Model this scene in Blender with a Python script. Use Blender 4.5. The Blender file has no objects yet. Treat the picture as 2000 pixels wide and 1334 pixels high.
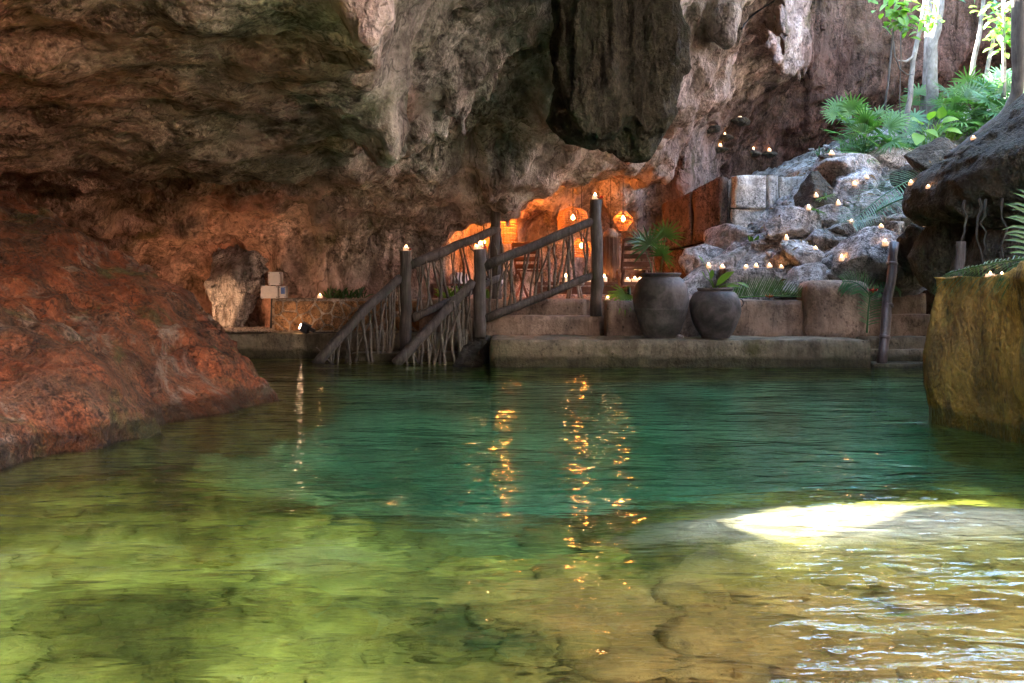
import bpy, bmesh, math, random
import numpy as np
from mathutils import Vector, Matrix

random.seed(7)
RNG = np.random.default_rng(11)
SC = bpy.context.scene
COL = SC.collection

# ------------------------------------------------------------------ camera, world, sun, exposure
F_PX, HOR, CAM_H = 1944.0, 562.0, 1.0          # focal length in photo pixels, horizon row, eye height over the water
cam_data = bpy.data.cameras.new('camera')
cam = bpy.data.objects.new('camera', cam_data)
COL.objects.link(cam)
cam_data.sensor_width = 36.0
cam_data.lens = 36.0 * F_PX / 2000.0
cam_data.shift_y = -(667.0 - HOR) / 2000.0
cam_data.clip_end = 500.0
cam.location = (0, 0, CAM_H)
cam.rotation_euler = (math.radians(90), 0, 0)
SC.camera = cam

SUN_EL, SUN_AZ = math.radians(46), math.radians(288)   # azimuth clockwise from +Y: from the left
world = bpy.data.worlds.new('World')
SC.world = world
world.use_nodes = True
wn, wl = world.node_tree.nodes, world.node_tree.links
wn.clear()
w_out = wn.new('ShaderNodeOutputWorld')
w_bg = wn.new('ShaderNodeBackground')
w_sky = wn.new('ShaderNodeTexSky')
w_sky.sky_type = 'NISHITA'
w_sky.sun_disc = False
w_sky.sun_elevation = SUN_EL
w_sky.sun_rotation = SUN_AZ
w_bg.inputs['Strength'].default_value = 0.15
wl.new(w_sky.outputs['Color'], w_bg.inputs['Color'])
wl.new(w_bg.outputs['Background'], w_out.inputs['Surface'])

sun_data = bpy.data.lights.new('sun', 'SUN')
sun_data.energy = 5.0
sun_data.angle = math.radians(0.5)
sun_data.color = (1.0, 0.95, 0.86)
sun = bpy.data.objects.new('sun', sun_data)
COL.objects.link(sun)
SUN_DIR = Vector((math.sin(SUN_AZ) * math.cos(SUN_EL), math.cos(SUN_AZ) * math.cos(SUN_EL), math.sin(SUN_EL)))
sun.rotation_euler = SUN_DIR.to_track_quat('Z', 'Y').to_euler()
sun.location = SUN_DIR * 30

SC.view_settings.view_transform = 'Standard'
SC.view_settings.look = 'None'
SC.view_settings.exposure = 5.15
SC.view_settings.gamma = 1.0
SC.view_settings.use_curve_mapping = False
cy = SC.cycles
cy.use_denoising = True
cy.denoiser = 'OPENIMAGEDENOISE'
cy.max_bounces = 7
cy.diffuse_bounces = 4
cy.glossy_bounces = 3
cy.transmission_bounces = 4
cy.transparent_max_bounces = 8
cy.use_adaptive_sampling = True
cy.adaptive_threshold = 0.018
cy.volume_bounces = 1
cy.caustics_reflective = False
cy.caustics_refractive = True
cy.sample_clamp_indirect = 6.0
cy.blur_glossy = 0.0

# ------------------------------------------------------------------ helpers
def at(px, py, Y):
    """photo pixel at real distance Y -> point of the place (metres)"""
    return Vector(((px - 1000.0) / F_PX * Y, Y, CAM_H - (py - HOR) / F_PX * Y))

def smooth(a, b, x):
    t = np.clip((x - a) / (b - a), 0, 1)
    return t * t * (3 - 2 * t)

_LAT = RNG.random((32, 32, 32)).astype(np.float32) * 2 - 1
def vnoise(p):
    """smooth value noise, p (N,3) -> [-1,1]"""
    i = np.floor(p).astype(np.int64)
    f = (p - i).astype(np.float32)
    f = f * f * f * (f * (f * 6 - 15) + 10)
    i &= 31
    j = (i + 1) & 31
    x0, y0, z0 = i[:, 0], i[:, 1], i[:, 2]
    x1, y1, z1 = j[:, 0], j[:, 1], j[:, 2]
    fx, fy, fz = f[:, 0], f[:, 1], f[:, 2]
    def L(a, b, t): return a + (b - a) * t
    return L(L(L(_LAT[x0, y0, z0], _LAT[x1, y0, z0], fx), L(_LAT[x0, y1, z0], _LAT[x1, y1, z0], fx), fy),
             L(L(_LAT[x0, y0, z1], _LAT[x1, y0, z1], fx), L(_LAT[x0, y1, z1], _LAT[x1, y1, z1], fx), fy), fz)

def fbm(p, freq=1.0, octs=4, gain=0.5, off=0.0):
    p = np.asarray(p, dtype=np.float64)
    a, s, tot = 1.0, 0.0, 0.0
    out = np.zeros(len(p), dtype=np.float32)
    for k in range(octs):
        out += a * vnoise(p * freq + off + 17.3 * k)
        tot += a
        a *= gain
        freq *= 2.03
    return out / tot * 1.4

def ridged(p, freq=1.0, octs=3, off=0.0):
    p = np.asarray(p, dtype=np.float64)
    a, tot = 1.0, 0.0
    out = np.zeros(len(p), dtype=np.float32)
    for k in range(octs):
        out += a * (1 - 2 * np.abs(vnoise(p * freq + off + 11.7 * k)))
        tot += a
        a *= 0.5
        freq *= 2.1
    return out / tot

def make_mesh(name, V, Fq, smooth_shade=True):
    V = np.ascontiguousarray(V, dtype=np.float32)
    Fq = np.ascontiguousarray(Fq, dtype=np.int32)
    n, k = Fq.shape
    me = bpy.data.meshes.new(name)
    me.vertices.add(len(V)); me.vertices.foreach_set('co', V.ravel())
    me.loops.add(n * k); me.loops.foreach_set('vertex_index', Fq.ravel())
    me.polygons.add(n)
    me.polygons.foreach_set('loop_start', np.arange(0, n * k, k, dtype=np.int32))
    me.polygons.foreach_set('loop_total', np.full(n, k, dtype=np.int32))
    if smooth_shade:
        me.polygons.foreach_set('use_smooth', np.ones(n, dtype=bool))
    me.update(calc_edges=True)
    me.validate()
    return me

def link(name, me, mat=None, parent=None, label=None, cat=None, group=None, kind=None):
    o = bpy.data.objects.new(name, me)
    COL.objects.link(o)
    if mat is not None and me is not None and len(me.materials) == 0:
        me.materials.append(mat)
    if parent is not None: o.parent = parent
    if label: o['label'] = label
    if cat: o['category'] = cat
    if group: o['group'] = group
    if kind: o['kind'] = kind
    return o

def thing(name, label, cat, loc=(0, 0, 0), rotz=0.0, group=None):
    o = link(name, None, None, None, label, cat, group)
    o.location = loc
    o.rotation_euler = (0, 0, rotz)
    o.empty_display_size = 0.1
    return o

class MB:
    """collects verts and faces of one mesh"""
    def __init__(self):
        self.v, self.f = [], []
    def add(self, verts, faces):
        b = len(self.v)
        self.v.extend([tuple(p) for p in verts])
        self.f.extend([tuple(i + b for i in f) for f in faces])
    def mesh(self, name, smooth_shade=True):
        me = bpy.data.meshes.new(name)
        me.from_pydata(self.v, [], self.f)
        if smooth_shade:
            me.polygons.foreach_set('use_smooth', [True] * len(me.polygons))
        me.update()
        return me
    def build(self, name, mat, parent=None, smooth_shade=True, **kw):
        return link(name, self.mesh(name, smooth_shade), mat, parent, **kw)
    def box(self, c, s, rot=None):
        cx, cy_, cz = c
        hx, hy, hz = s[0] / 2, s[1] / 2, s[2] / 2
        pts = [Vector((x, y, z)) for z in (-hz, hz) for y in (-hy, hy) for x in (-hx, hx)]
        if rot is not None: pts = [rot @ p for p in pts]
        pts = [p + Vector(c) for p in pts]
        self.add(pts, [(0, 2, 3, 1), (4, 5, 7, 6), (0, 1, 5, 4), (2, 6, 7, 3), (0, 4, 6, 2), (1, 3, 7, 5)])
    def tube(self, pts, radii, seg=8, cap=True, wob=0.0, flat=1.0):
        pts = [Vector(p) for p in pts]
        n = len(pts)
        if not hasattr(radii, '__len__'): radii = [radii] * n
        vs, fs = [], []
        up = None
        for i in range(n):
            d = (pts[min(i + 1, n - 1)] - pts[max(i - 1, 0)])
            if d.length < 1e-9: d = Vector((0, 0, 1))
            d.normalize()
            if up is None:
                up = Vector((0, 0, 1)) if abs(d.z) < 0.9 else Vector((1, 0, 0))
            a = d.cross(up)
            if a.length < 1e-6: a = d.cross(Vector((0.3, 1, 0.2)))
            a.normalize()
            b = a.cross(d).normalized()
            up = b
            for k in range(seg):
                t = 2 * math.pi * k / seg
                r = radii[i] * (1 + (random.uniform(-wob, wob) if wob else 0))
                vs.append(pts[i] + a * (math.cos(t) * r) + b * (math.sin(t) * r * flat))
        for i in range(n - 1):
            for k in range(seg):
                k2 = (k + 1) % seg
                fs.append((i * seg + k, i * seg + k2, (i + 1) * seg + k2, (i + 1) * seg + k))
        if cap:
            fs.append(tuple(range(seg - 1, -1, -1)))
            fs.append(tuple((n - 1) * seg + k for k in range(seg)))
        self.add(vs, fs)
    def lathe(self, prof, seg=32, c=(0, 0, 0)):
        vs, fs = [], []
        for (r, z) in prof:
            for k in range(seg):
                t = 2 * math.pi * k / seg
                vs.append((c[0] + r * math.cos(t), c[1] + r * math.sin(t), c[2] + z))
        n = len(prof)
        for i in range(n - 1):
            for k in range(seg):
                k2 = (k + 1) % seg
                fs.append((i * seg + k, i * seg + k2, (i + 1) * seg + k2, (i + 1) * seg + k))
        self.add(vs, fs)

def lattice_box(nx, ny, nz):
    """surface lattice of a box: uvw in [0,1], quads facing outwards"""
    idx = {}
    V, Fq = [], []
    def vid(i, j, k):
        key = (i, j, k)
        if key not in idx:
            idx[key] = len(V)
            V.append((i / nx, j / ny, k / nz))
        return idx[key]
    for i in range(nx):
        for j in range(ny):
            Fq.append((vid(i, j, 0), vid(i, j + 1, 0), vid(i + 1, j + 1, 0), vid(i + 1, j, 0)))
            Fq.append((vid(i, j, nz), vid(i + 1, j, nz), vid(i + 1, j + 1, nz), vid(i, j + 1, nz)))
    for i in range(nx):
        for k in range(nz):
            Fq.append((vid(i, 0, k), vid(i + 1, 0, k), vid(i + 1, 0, k + 1), vid(i, 0, k + 1)))
            Fq.append((vid(i, ny, k), vid(i, ny, k + 1), vid(i + 1, ny, k + 1), vid(i + 1, ny, k)))
    for j in range(ny):
        for k in range(nz):
            Fq.append((vid(0, j, k), vid(0, j, k + 1), vid(0, j + 1, k + 1), vid(0, j + 1, k)))
            Fq.append((vid(nx, j, k), vid(nx, j + 1, k), vid(nx, j + 1, k + 1), vid(nx, j, k + 1)))
    return np.array(V), np.array(Fq)

def rough_block(name, size, mapf=None, step=0.09, r=0.03, amp=0.012, freq=3.0, off=0.0, lump=0.0):
    """worn masonry block: box of the given size with rounded, uneven faces; mapf bends box coordinates into the place"""
    sx, sy, sz = size
    n = [max(2, int(round(s / step))) for s in size]
    V, Fq = lattice_box(*n)
    # put lattice lines close to the edges so the arris stays crisp
    def ease(t, s):
        e = min(0.45, r / s)
        return np.where(t <= 0, 0, np.where(t >= 1, 1, np.clip(t, e * 0.9, 1 - e * 0.9)))
    P = np.stack([ease(V[:, 0], sx) * sx, ease(V[:, 1], sy) * sy, ease(V[:, 2], sz) * sz], 1)
    S = np.array([sx, sy, sz])
    rr = np.minimum(r, S * 0.45)
    C = np.clip(P, rr, S - rr)
    D = P - C
    L = np.linalg.norm(D, axis=1, keepdims=True)
    N = D / np.maximum(L, 1e-9)
    P = C + N * rr.min()
    if mapf is not None: P = mapf(P)
    d = fbm(P, freq, 4, 0.55, off) * amp
    if lump: d = d + fbm(P, freq * 0.3, 2, 0.5, off + 5) * lump
    P = P + N * d[:, None]
    return make_mesh(name, P, Fq)
# ------------------------------------------------------------------ materials
def new_mat(name):
    m = bpy.data.materials.new(name)
    m.use_nodes = True
    nt = m.node_tree
    b = nt.nodes['Principled BSDF']
    return m, nt, b

def nd(nt, typ, **kw):
    n = nt.nodes.new(typ)
    for k, v in kw.items():
        if k.startswith('i_'):
            n.inputs[k[2:].replace('_', ' ')].default_value = v
        else:
            setattr(n, k, v)
    return n

def ramp(nt, src, stops, interp='LINEAR'):
    r = nt.nodes.new('ShaderNodeValToRGB')
    r.color_ramp.interpolation = interp
    while len(r.color_ramp.elements) > 1: r.color_ramp.elements.remove(r.color_ramp.elements[0])
    r.color_ramp.elements[0].position = stops[0][0]
    r.color_ramp.elements[0].color = (*stops[0][1], 1)
    for p, c in stops[1:]:
        e = r.color_ramp.elements.new(p)
        e.color = (*c, 1)
    nt.links.new(src, r.inputs['Fac'])
    return r.outputs['Color']

def g3(v): return (v, v, v)

def mix(nt, fac, a, b, mode='MIX'):
    m = nt.nodes.new('ShaderNodeMix')
    m.data_type = 'RGBA'
    m.blend_type = mode
    ins = {'f': m.inputs[0], 'a': m.inputs[6], 'b': m.inputs[7]}
    for k, v in (('f', fac), ('a', a), ('b', b)):
        if hasattr(v, 'links') or isinstance(v, bpy.types.NodeSocket): nt.links.new(v, ins[k])
        elif k == 'f': ins[k].default_value = v
        else: ins[k].default_value = (*v, 1)
    return m.outputs[2]

def coords(nt, scale=(1, 1, 1), rnd=False):
    tc = nt.nodes.new('ShaderNodeTexCoord')
    mp = nt.nodes.new('ShaderNodeMapping')
    mp.inputs['Scale'].default_value = scale
    nt.links.new(tc.outputs['Object'], mp.inputs['Vector'])
    if rnd:
        oi = nt.nodes.new('ShaderNodeObjectInfo')
        mu = nd(nt, 'ShaderNodeMath', operation='MULTIPLY')
        mu.inputs[1].default_value = 37.0
        nt.links.new(oi.outputs['Random'], mu.inputs[0])
        nt.links.new(mu.outputs[0], mp.inputs['Location'])
    return mp.outputs['Vector']

def noise(nt, vec, scale, detail=6, rough=0.6, dist=0.0, lac=2.0):
    n = nt.nodes.new('ShaderNodeTexNoise')
    n.inputs['Scale'].default_value = scale
    n.inputs['Detail'].default_value = detail
    n.inputs['Roughness'].default_value = rough
    n.inputs['Distortion'].default_value = dist
    n.inputs['Lacunarity'].default_value = lac
    nt.links.new(vec, n.inputs['Vector'])
    return n.outputs['Fac']

def voronoi(nt, vec, scale, feature='F1', out='Distance', rand=1.0):
    n = nt.nodes.new('ShaderNodeTexVoronoi')
    n.feature = feature
    n.inputs['Scale'].default_value = scale
    n.inputs['Randomness'].default_value = rand
    nt.links.new(vec, n.inputs['Vector'])
    return n.outputs[out]

def math_(nt, op, a, b=None, c=None):
    m = nt.nodes.new('ShaderNodeMath')
    m.operation = op
    for i, v in enumerate((a, b, c)):
        if v is None: continue
        if isinstance(v, bpy.types.NodeSocket): nt.links.new(v, m.inputs[i])
        else: m.inputs[i].default_value = v
    return m.outputs[0]

def bump(nt, bsdf, layers):
    """layers: (height socket, strength, distance)"""
    prev = None
    for h, s, d in layers:
        b = nt.nodes.new('ShaderNodeBump')
        b.inputs['Strength'].default_value = s
        b.inputs['Distance'].default_value = d
        nt.links.new(h, b.inputs['Height'])
        if prev is not None: nt.links.new(prev, b.inputs['Normal'])
        prev = b.outputs['Normal']
    nt.links.new(prev, bsdf.inputs['Normal'])

def rock_mat(name, cols, scale=1.0, rough=0.9, stain=(0.05, 0.045, 0.035), moss=None, pale=None, stretch=0.45, bumpk=1.0, rnd=False, spec=0.12, zones=False, grit=0.8, wet=False):
    """weathered limestone: patchy colour families, run-down streaks, pits and fine relief"""
    m, nt, b = new_mat(name)
    v = coords(nt, rnd=rnd)
    vs = coords(nt, (1, 1, stretch), rnd=rnd)
    big = noise(nt, v, 0.55 * scale, 5, 0.6, 0.4)
    mid = noise(nt, vs, 2.2 * scale, 5, 0.65)
    k = len(cols)
    base = ramp(nt, big, [(0.30 + 0.42 * i / max(1, k - 1), c) for i, c in enumerate(cols)])
    tone = ramp(nt, mid, [(0.32, g3(0.22)), (0.5, g3(0.80)), (0.70, g3(1.35))])
    col = mix(nt, 0.85, base, tone, 'MULTIPLY')
    streak = noise(nt, coords(nt, (1, 1, 0.12), rnd=rnd), 4.5 * scale, 4, 0.65, 0.3)
    sm = ramp(nt, streak, [(0.52, g3(0)), (0.68, g3(0.75))])
    col = mix(nt, sm, col, stain)
    if pale:
        pm = ramp(nt, noise(nt, v, 0.9 * scale, 5, 0.7, 0.8), [(0.55, g3(0)), (0.66, g3(0.85))])
        col = mix(nt, pm, col, pale)
    if moss:
        mm = ramp(nt, noise(nt, v, 0.8 * scale, 5, 0.72, 0.5), [(0.32, g3(0.8)), (0.43, g3(0))])
        col = mix(nt, mm, col, moss)
    gm = math_(nt, 'MULTIPLY', ramp(nt, noise(nt, v, 1.1 * scale, 3, 0.6), [(0.38, g3(0.15)), (0.60, g3(1))]), grit)
    crn = noise(nt, vs, 1.3 * scale, 4, 0.6)
    crk = ramp(nt, math_(nt, 'ABSOLUTE', math_(nt, 'SUBTRACT', crn, 0.5)), [(0.0, g3(0.15)), (0.012, g3(1))])
    col = mix(nt, min(1.0, grit), col, crk, 'MULTIPLY')
    blo = noise(nt, v, 6.5 * scale, 3, 0.7)
    col = mix(nt, gm, col, ramp(nt, blo, [(0.37, g3(0.30)), (0.46, g3(0.95)), (0.56, g3(1.0)), (0.66, g3(1.45))]), 'MULTIPLY')
    pit = voronoi(nt, coords(nt, (1, 1, 0.8), rnd=rnd), 9.0 * scale)
    pitm = ramp(nt, math_(nt, 'ADD', pit, math_(nt, 'MULTIPLY', noise(nt, v, 5 * scale, 2), 0.5)), [(0.30, g3(0.25)), (0.44, g3(1))])
    col = mix(nt, 0.7, col, pitm, 'MULTIPLY')
    fine = noise(nt, v, 22 * scale, 3, 0.75)
    col = mix(nt, gm, col, ramp(nt, fine, [(0.36, g3(0.35)), (0.5, g3(0.95)), (0.64, g3(1.45))]), 'MULTIPLY')
    if zones:
        # regional tints: warm light painted red into the left vault; brown earth wall behind trees
        tc = nt.nodes.new('ShaderNodeTexCoord')
        sp = nt.nodes.new('ShaderNodeSeparateXYZ')
        nt.links.new(tc.outputs['Object'], sp.inputs[0])
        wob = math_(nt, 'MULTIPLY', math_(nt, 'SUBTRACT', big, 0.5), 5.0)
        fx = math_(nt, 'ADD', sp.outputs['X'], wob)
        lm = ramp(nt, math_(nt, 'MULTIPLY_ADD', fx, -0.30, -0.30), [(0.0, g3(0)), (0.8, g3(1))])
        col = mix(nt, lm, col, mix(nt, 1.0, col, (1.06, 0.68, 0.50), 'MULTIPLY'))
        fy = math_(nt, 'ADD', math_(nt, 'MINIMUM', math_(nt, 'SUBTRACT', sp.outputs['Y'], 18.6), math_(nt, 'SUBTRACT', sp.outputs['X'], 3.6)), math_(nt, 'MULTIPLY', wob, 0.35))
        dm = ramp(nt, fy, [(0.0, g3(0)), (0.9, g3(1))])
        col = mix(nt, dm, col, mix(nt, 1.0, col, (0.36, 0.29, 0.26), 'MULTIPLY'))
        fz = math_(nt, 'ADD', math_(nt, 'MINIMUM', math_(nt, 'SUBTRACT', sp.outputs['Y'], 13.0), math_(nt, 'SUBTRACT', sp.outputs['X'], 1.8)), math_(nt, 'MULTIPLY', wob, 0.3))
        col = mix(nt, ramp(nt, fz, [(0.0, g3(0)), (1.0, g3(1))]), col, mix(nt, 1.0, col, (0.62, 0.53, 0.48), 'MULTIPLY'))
    b.inputs['Roughness'].default_value = rough
    b.inputs['Specular IOR Level'].default_value = spec
    if wet:
        # splash zone: stone soaked and algae-stained just above the water
        tc = nt.nodes.new('ShaderNodeTexCoord')
        sp = nt.nodes.new('ShaderNodeSeparateXYZ')
        nt.links.new(tc.outputs['Object'], sp.inputs[0])
        wz = math_(nt, 'SUBTRACT', sp.outputs['Z'], math_(nt, 'MULTIPLY', mid, 0.20))
        wm_ = ramp(nt, wz, [(0.0, g3(1)), (0.05, g3(0))])
        col = mix(nt, wm_, col, mix(nt, 1.0, col, (0.34, 0.36, 0.30), 'MULTIPLY'))
        uw = ramp(nt, math_(nt, 'MULTIPLY', sp.outputs['Z'], -1.0), [(0.02, g3(0)), (0.10, g3(0.9))])   # algae coat below the waterline
        col = mix(nt, uw, col, ramp(nt, mid, [(0.38, (0.16, 0.15, 0.03)), (0.60, (0.46, 0.44, 0.13))]))
        rr_ = nt.nodes.new('ShaderNodeMix')
        nt.links.new(wm_, rr_.inputs[0]); rr_.inputs[2].default_value = rough; rr_.inputs[3].default_value = 0.28
        nt.links.new(rr_.outputs[0], b.inputs['Roughness'])
    nt.links.new(col, b.inputs['Base Color'])
    bump(nt, b, [(math_(nt, 'MULTIPLY_ADD', mid, 4.0, math_(nt, 'MULTIPLY_ADD', blo, 1.6, fine)), 1.0 * bumpk, 0.045)])
    return m

M = {}
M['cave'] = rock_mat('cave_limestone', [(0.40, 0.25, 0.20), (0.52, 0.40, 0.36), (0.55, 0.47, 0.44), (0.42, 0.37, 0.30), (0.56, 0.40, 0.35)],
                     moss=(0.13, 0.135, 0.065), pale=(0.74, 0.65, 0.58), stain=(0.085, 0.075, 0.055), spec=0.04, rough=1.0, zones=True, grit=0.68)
M['mound'] = rock_mat('red_brown_rock', [(0.165, 0.056, 0.028), (0.31, 0.088, 0.032), (0.18, 0.090, 0.046), (0.27, 0.070, 0.026)], scale=1.7,
                      moss=(0.11, 0.11, 0.035), pale=(0.33, 0.25, 0.19), stain=(0.09, 0.05, 0.035), stretch=0.6, spec=0.3, rough=0.75, wet=True)
M['boulder'] = rock_mat('boulder_limestone', [(0.27, 0.21, 0.165), (0.46, 0.41, 0.37), (0.60, 0.57, 0.54), (0.36, 0.29, 0.235)], scale=2.2,
                        moss=(0.11, 0.105, 0.07), pale=(0.72, 0.70, 0.68), stretch=0.9, rnd=True)
M['dark_shaded_rock'] = rock_mat('dark_shaded_rock', [(0.07, 0.06, 0.045), (0.105, 0.09, 0.068), (0.075, 0.08, 0.048)], scale=1.2,
                          moss=(0.04, 0.05, 0.025), stretch=0.3, grit=0.6)  # dark stone; backlit and shaded faces are painted with this dark colour too
M['stucco'] = rock_mat('terrace_stucco', [(0.30, 0.20, 0.145), (0.36, 0.26, 0.19), (0.33, 0.20, 0.14)], scale=1.5,
                       stain=(0.15, 0.10, 0.07), stretch=0.5, bumpk=0.35, rough=0.85, grit=0.4)
M['ledge'] = rock_mat('ledge_stucco', [(0.19, 0.155, 0.10), (0.26, 0.21, 0.145), (0.16, 0.13, 0.08)], scale=1.5,
                      stain=(0.10, 0.085, 0.05), moss=(0.09, 0.085, 0.03), stretch=0.5, bumpk=0.4, rough=0.8, grit=0.4, wet=True)
M['ochre'] = rock_mat('ochre_stucco', [(0.36, 0.19, 0.035), (0.46, 0.26, 0.045), (0.32, 0.15, 0.04)], scale=1.3,
                      stain=(0.10, 0.065, 0.025), moss=(0.13, 0.11, 0.02), stretch=0.4, bumpk=0.6, rough=0.8, spec=0.25, grit=0.55, wet=True)

def water_mat():
    m = bpy.data.materials.new('cenote_water')
    m.use_nodes = True
    nt = m.node_tree
    nt.nodes.clear()
    out = nt.nodes.new('ShaderNodeOutputMaterial')
    v = coords(nt, (0.62, 1.3, 1))
    h1 = noise(nt, v, 3.4, 2, 0.5, 0.5)
    h2 = noise(nt, v, 9.5, 2, 0.5, 0.4)
    h3 = noise(nt, v, 0.9, 2, 0.5, 0.3)
    h = math_(nt, 'ADD', math_(nt, 'ADD', math_(nt, 'MULTIPLY', h1, 0.055), math_(nt, 'MULTIPLY', h2, 0.020)), math_(nt, 'MULTIPLY', h3, 0.09))
    bp = nt.nodes.new('ShaderNodeBump')
    bp.inputs['Strength'].default_value = 0.46
    bp.inputs['Distance'].default_value = 1.0
    nt.links.new(h, bp.inputs['Height'])
    fr = nt.nodes.new('ShaderNodeFresnel')
    fr.inputs['IOR'].default_value = 1.33
    nt.links.new(bp.outputs['Normal'], fr.inputs['Normal'])
    gl = nt.nodes.new('ShaderNodeBsdfGlossy')
    gl.inputs['Roughness'].default_value = 0.0
    nt.links.new(bp.outputs['Normal'], gl.inputs['Normal'])
    rf = nt.nodes.new('ShaderNodeBsdfRefraction')
    rf.inputs['IOR'].default_value = 1.33
    rf.inputs['Roughness'].default_value = 0.0
    nt.links.new(bp.outputs['Normal'], rf.inputs['Normal'])
    tr = nt.nodes.new('ShaderNodeBsdfTransparent')
    m1 = nt.nodes.new('ShaderNodeMixShader')
    m1.inputs['Fac'].default_value = 0.16
    nt.links.new(rf.outputs[0], m1.inputs[1])
    nt.links.new(tr.outputs[0], m1.inputs[2])
    m2 = nt.nodes.new('ShaderNodeMixShader')
    nt.links.new(fr.outputs[0], m2.inputs['Fac'])
    nt.links.new(m1.outputs[0], m2.inputs[1])
    nt.links.new(gl.outputs[0], m2.inputs[2])
    nt.links.new(m2.outputs[0], out.inputs['Surface'])
    ab = nt.nodes.new('ShaderNodeVolumeAbsorption')
    ab.inputs['Color'].default_value = (0.03, 0.90, 0.70, 1)
    ab.inputs['Density'].default_value = 0.26
    nt.links.new(ab.outputs[0], out.inputs['Volume'])
    return m
M['water'] = water_mat()

def bed_mat():
    m, nt, b = new_mat('pool_bed_sand')
    v = coords(nt)
    n1 = noise(nt, v, 0.9, 5, 0.65)
    yellow = ramp(nt, n1, [(0.38, (0.085, 0.072, 0.010)), (0.47, (0.25, 0.215, 0.028)), (0.56, (0.46, 0.41, 0.06)), (0.67, (0.72, 0.65, 0.16))])
    amber = ramp(nt, n1, [(0.36, (0.05, 0.030, 0.012)), (0.47, (0.27, 0.135, 0.03)), (0.58, (0.44, 0.23, 0.055)), (0.68, (0.22, 0.11, 0.03))])
    scatter_tint = ramp(nt, n1, [(0.36, (0.12, 0.19, 0.09)), (0.60, (0.40, 0.56, 0.32))])  # deep bed coloured green-teal in place of light scattered by the water
    sp = nt.nodes.new('ShaderNodeSeparateXYZ')
    tc = nt.nodes.new('ShaderNodeTexCoord'); nt.links.new(tc.outputs['Object'], sp.inputs[0])
    wob = math_(nt, 'MULTIPLY', math_(nt, 'SUBTRACT', n1, 0.5), 3.0)
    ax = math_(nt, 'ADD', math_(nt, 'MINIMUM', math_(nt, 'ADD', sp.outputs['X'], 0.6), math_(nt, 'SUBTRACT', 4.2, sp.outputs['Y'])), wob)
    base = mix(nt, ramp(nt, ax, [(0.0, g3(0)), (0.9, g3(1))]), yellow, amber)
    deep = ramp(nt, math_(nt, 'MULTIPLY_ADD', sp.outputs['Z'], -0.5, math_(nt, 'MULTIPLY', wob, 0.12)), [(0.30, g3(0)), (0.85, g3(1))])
    base = mix(nt, deep, base, scatter_tint)
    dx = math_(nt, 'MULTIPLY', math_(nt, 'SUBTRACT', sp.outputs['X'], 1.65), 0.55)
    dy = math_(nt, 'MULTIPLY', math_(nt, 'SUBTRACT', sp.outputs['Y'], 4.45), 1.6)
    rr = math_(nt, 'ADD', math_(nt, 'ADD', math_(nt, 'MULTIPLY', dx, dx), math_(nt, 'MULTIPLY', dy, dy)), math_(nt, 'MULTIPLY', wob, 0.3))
    base = mix(nt, ramp(nt, rr, [(0.05, g3(1)), (0.5, g3(0))]), base, (0.64, 0.57, 0.36))  # pale zone painted under the sun patch so the sunlit spot looks whiter
    n2 = noise(nt, v, 4.5, 6, 0.7, 0.6)
    col = mix(nt, 0.8, base, ramp(nt, n2, [(0.33, g3(0.45)), (0.5, g3(0.95)), (0.67, g3(1.3))]), 'MULTIPLY')
    nt.links.new(col, b.inputs['Base Color'])
    b.inputs['Roughness'].default_value = 0.95
    b.inputs['Specular IOR Level'].default_value = 0.1
    bump(nt, b, [(n2, 0.6, 0.1)])
    return m
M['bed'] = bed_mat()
# ------------------------------------------------------------------ the cave: solid rock with the chamber, the alcove and the openings cut out
def rbf(ctrl):
    C = np.array([(c[0], c[1]) for c in ctrl], dtype=float)
    z = np.array([c[2] for c in ctrl], dtype=float)
    n = len(C)
    A = np.zeros((n + 3, n + 3))
    A[:n, :n] = np.linalg.norm(C[:, None] - C[None], axis=2)
    A[:n, n] = 1; A[n, :n] = 1
    A[:n, n + 1:] = C * 0.15; A[n + 1:, :n] = C.T * 0.15
    A[np.arange(n), np.arange(n)] += 0.05
    w = np.linalg.solve(A, np.concatenate([z, np.zeros(3)]))
    def f(x, y):
        P = np.stack([np.ravel(x), np.ravel(y)], 1)
        D = np.linalg.norm(P[:, None] - C[None], axis=2)
        return (D @ w[:n] + w[n] + P @ w[n + 1:] * 0.15).reshape(np.shape(x))
    return f

def poly_sd(poly, X, Y):
    """signed distance, negative inside"""
    d = np.full(X.shape, 1e9)
    inside = np.zeros(X.shape, dtype=bool)
    n = len(poly)
    for i in range(n):
        ax, ay = poly[i]; bx, by = poly[(i + 1) % n]
        ex, ey = bx - ax, by - ay
        t = np.clip(((X - ax) * ex + (Y - ay) * ey) / (ex * ex + ey * ey + 1e-12), 0, 1)
        d = np.minimum(d, np.hypot(X - ax - t * ex, Y - ay - t * ey))
        c = ((ay > Y) != (by > Y)) & (X < ex * (Y - ay) / (ey if abs(ey) > 1e-12 else 1e-12) + ax)
        inside ^= c
    return np.where(inside, -d, d)

def px(pts):
    return [tuple(at(a, b, c)) for a, b, c in pts]
def pz(pts):
    return [(p[0], p[1], p[2]) for p in px(pts)]

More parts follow.
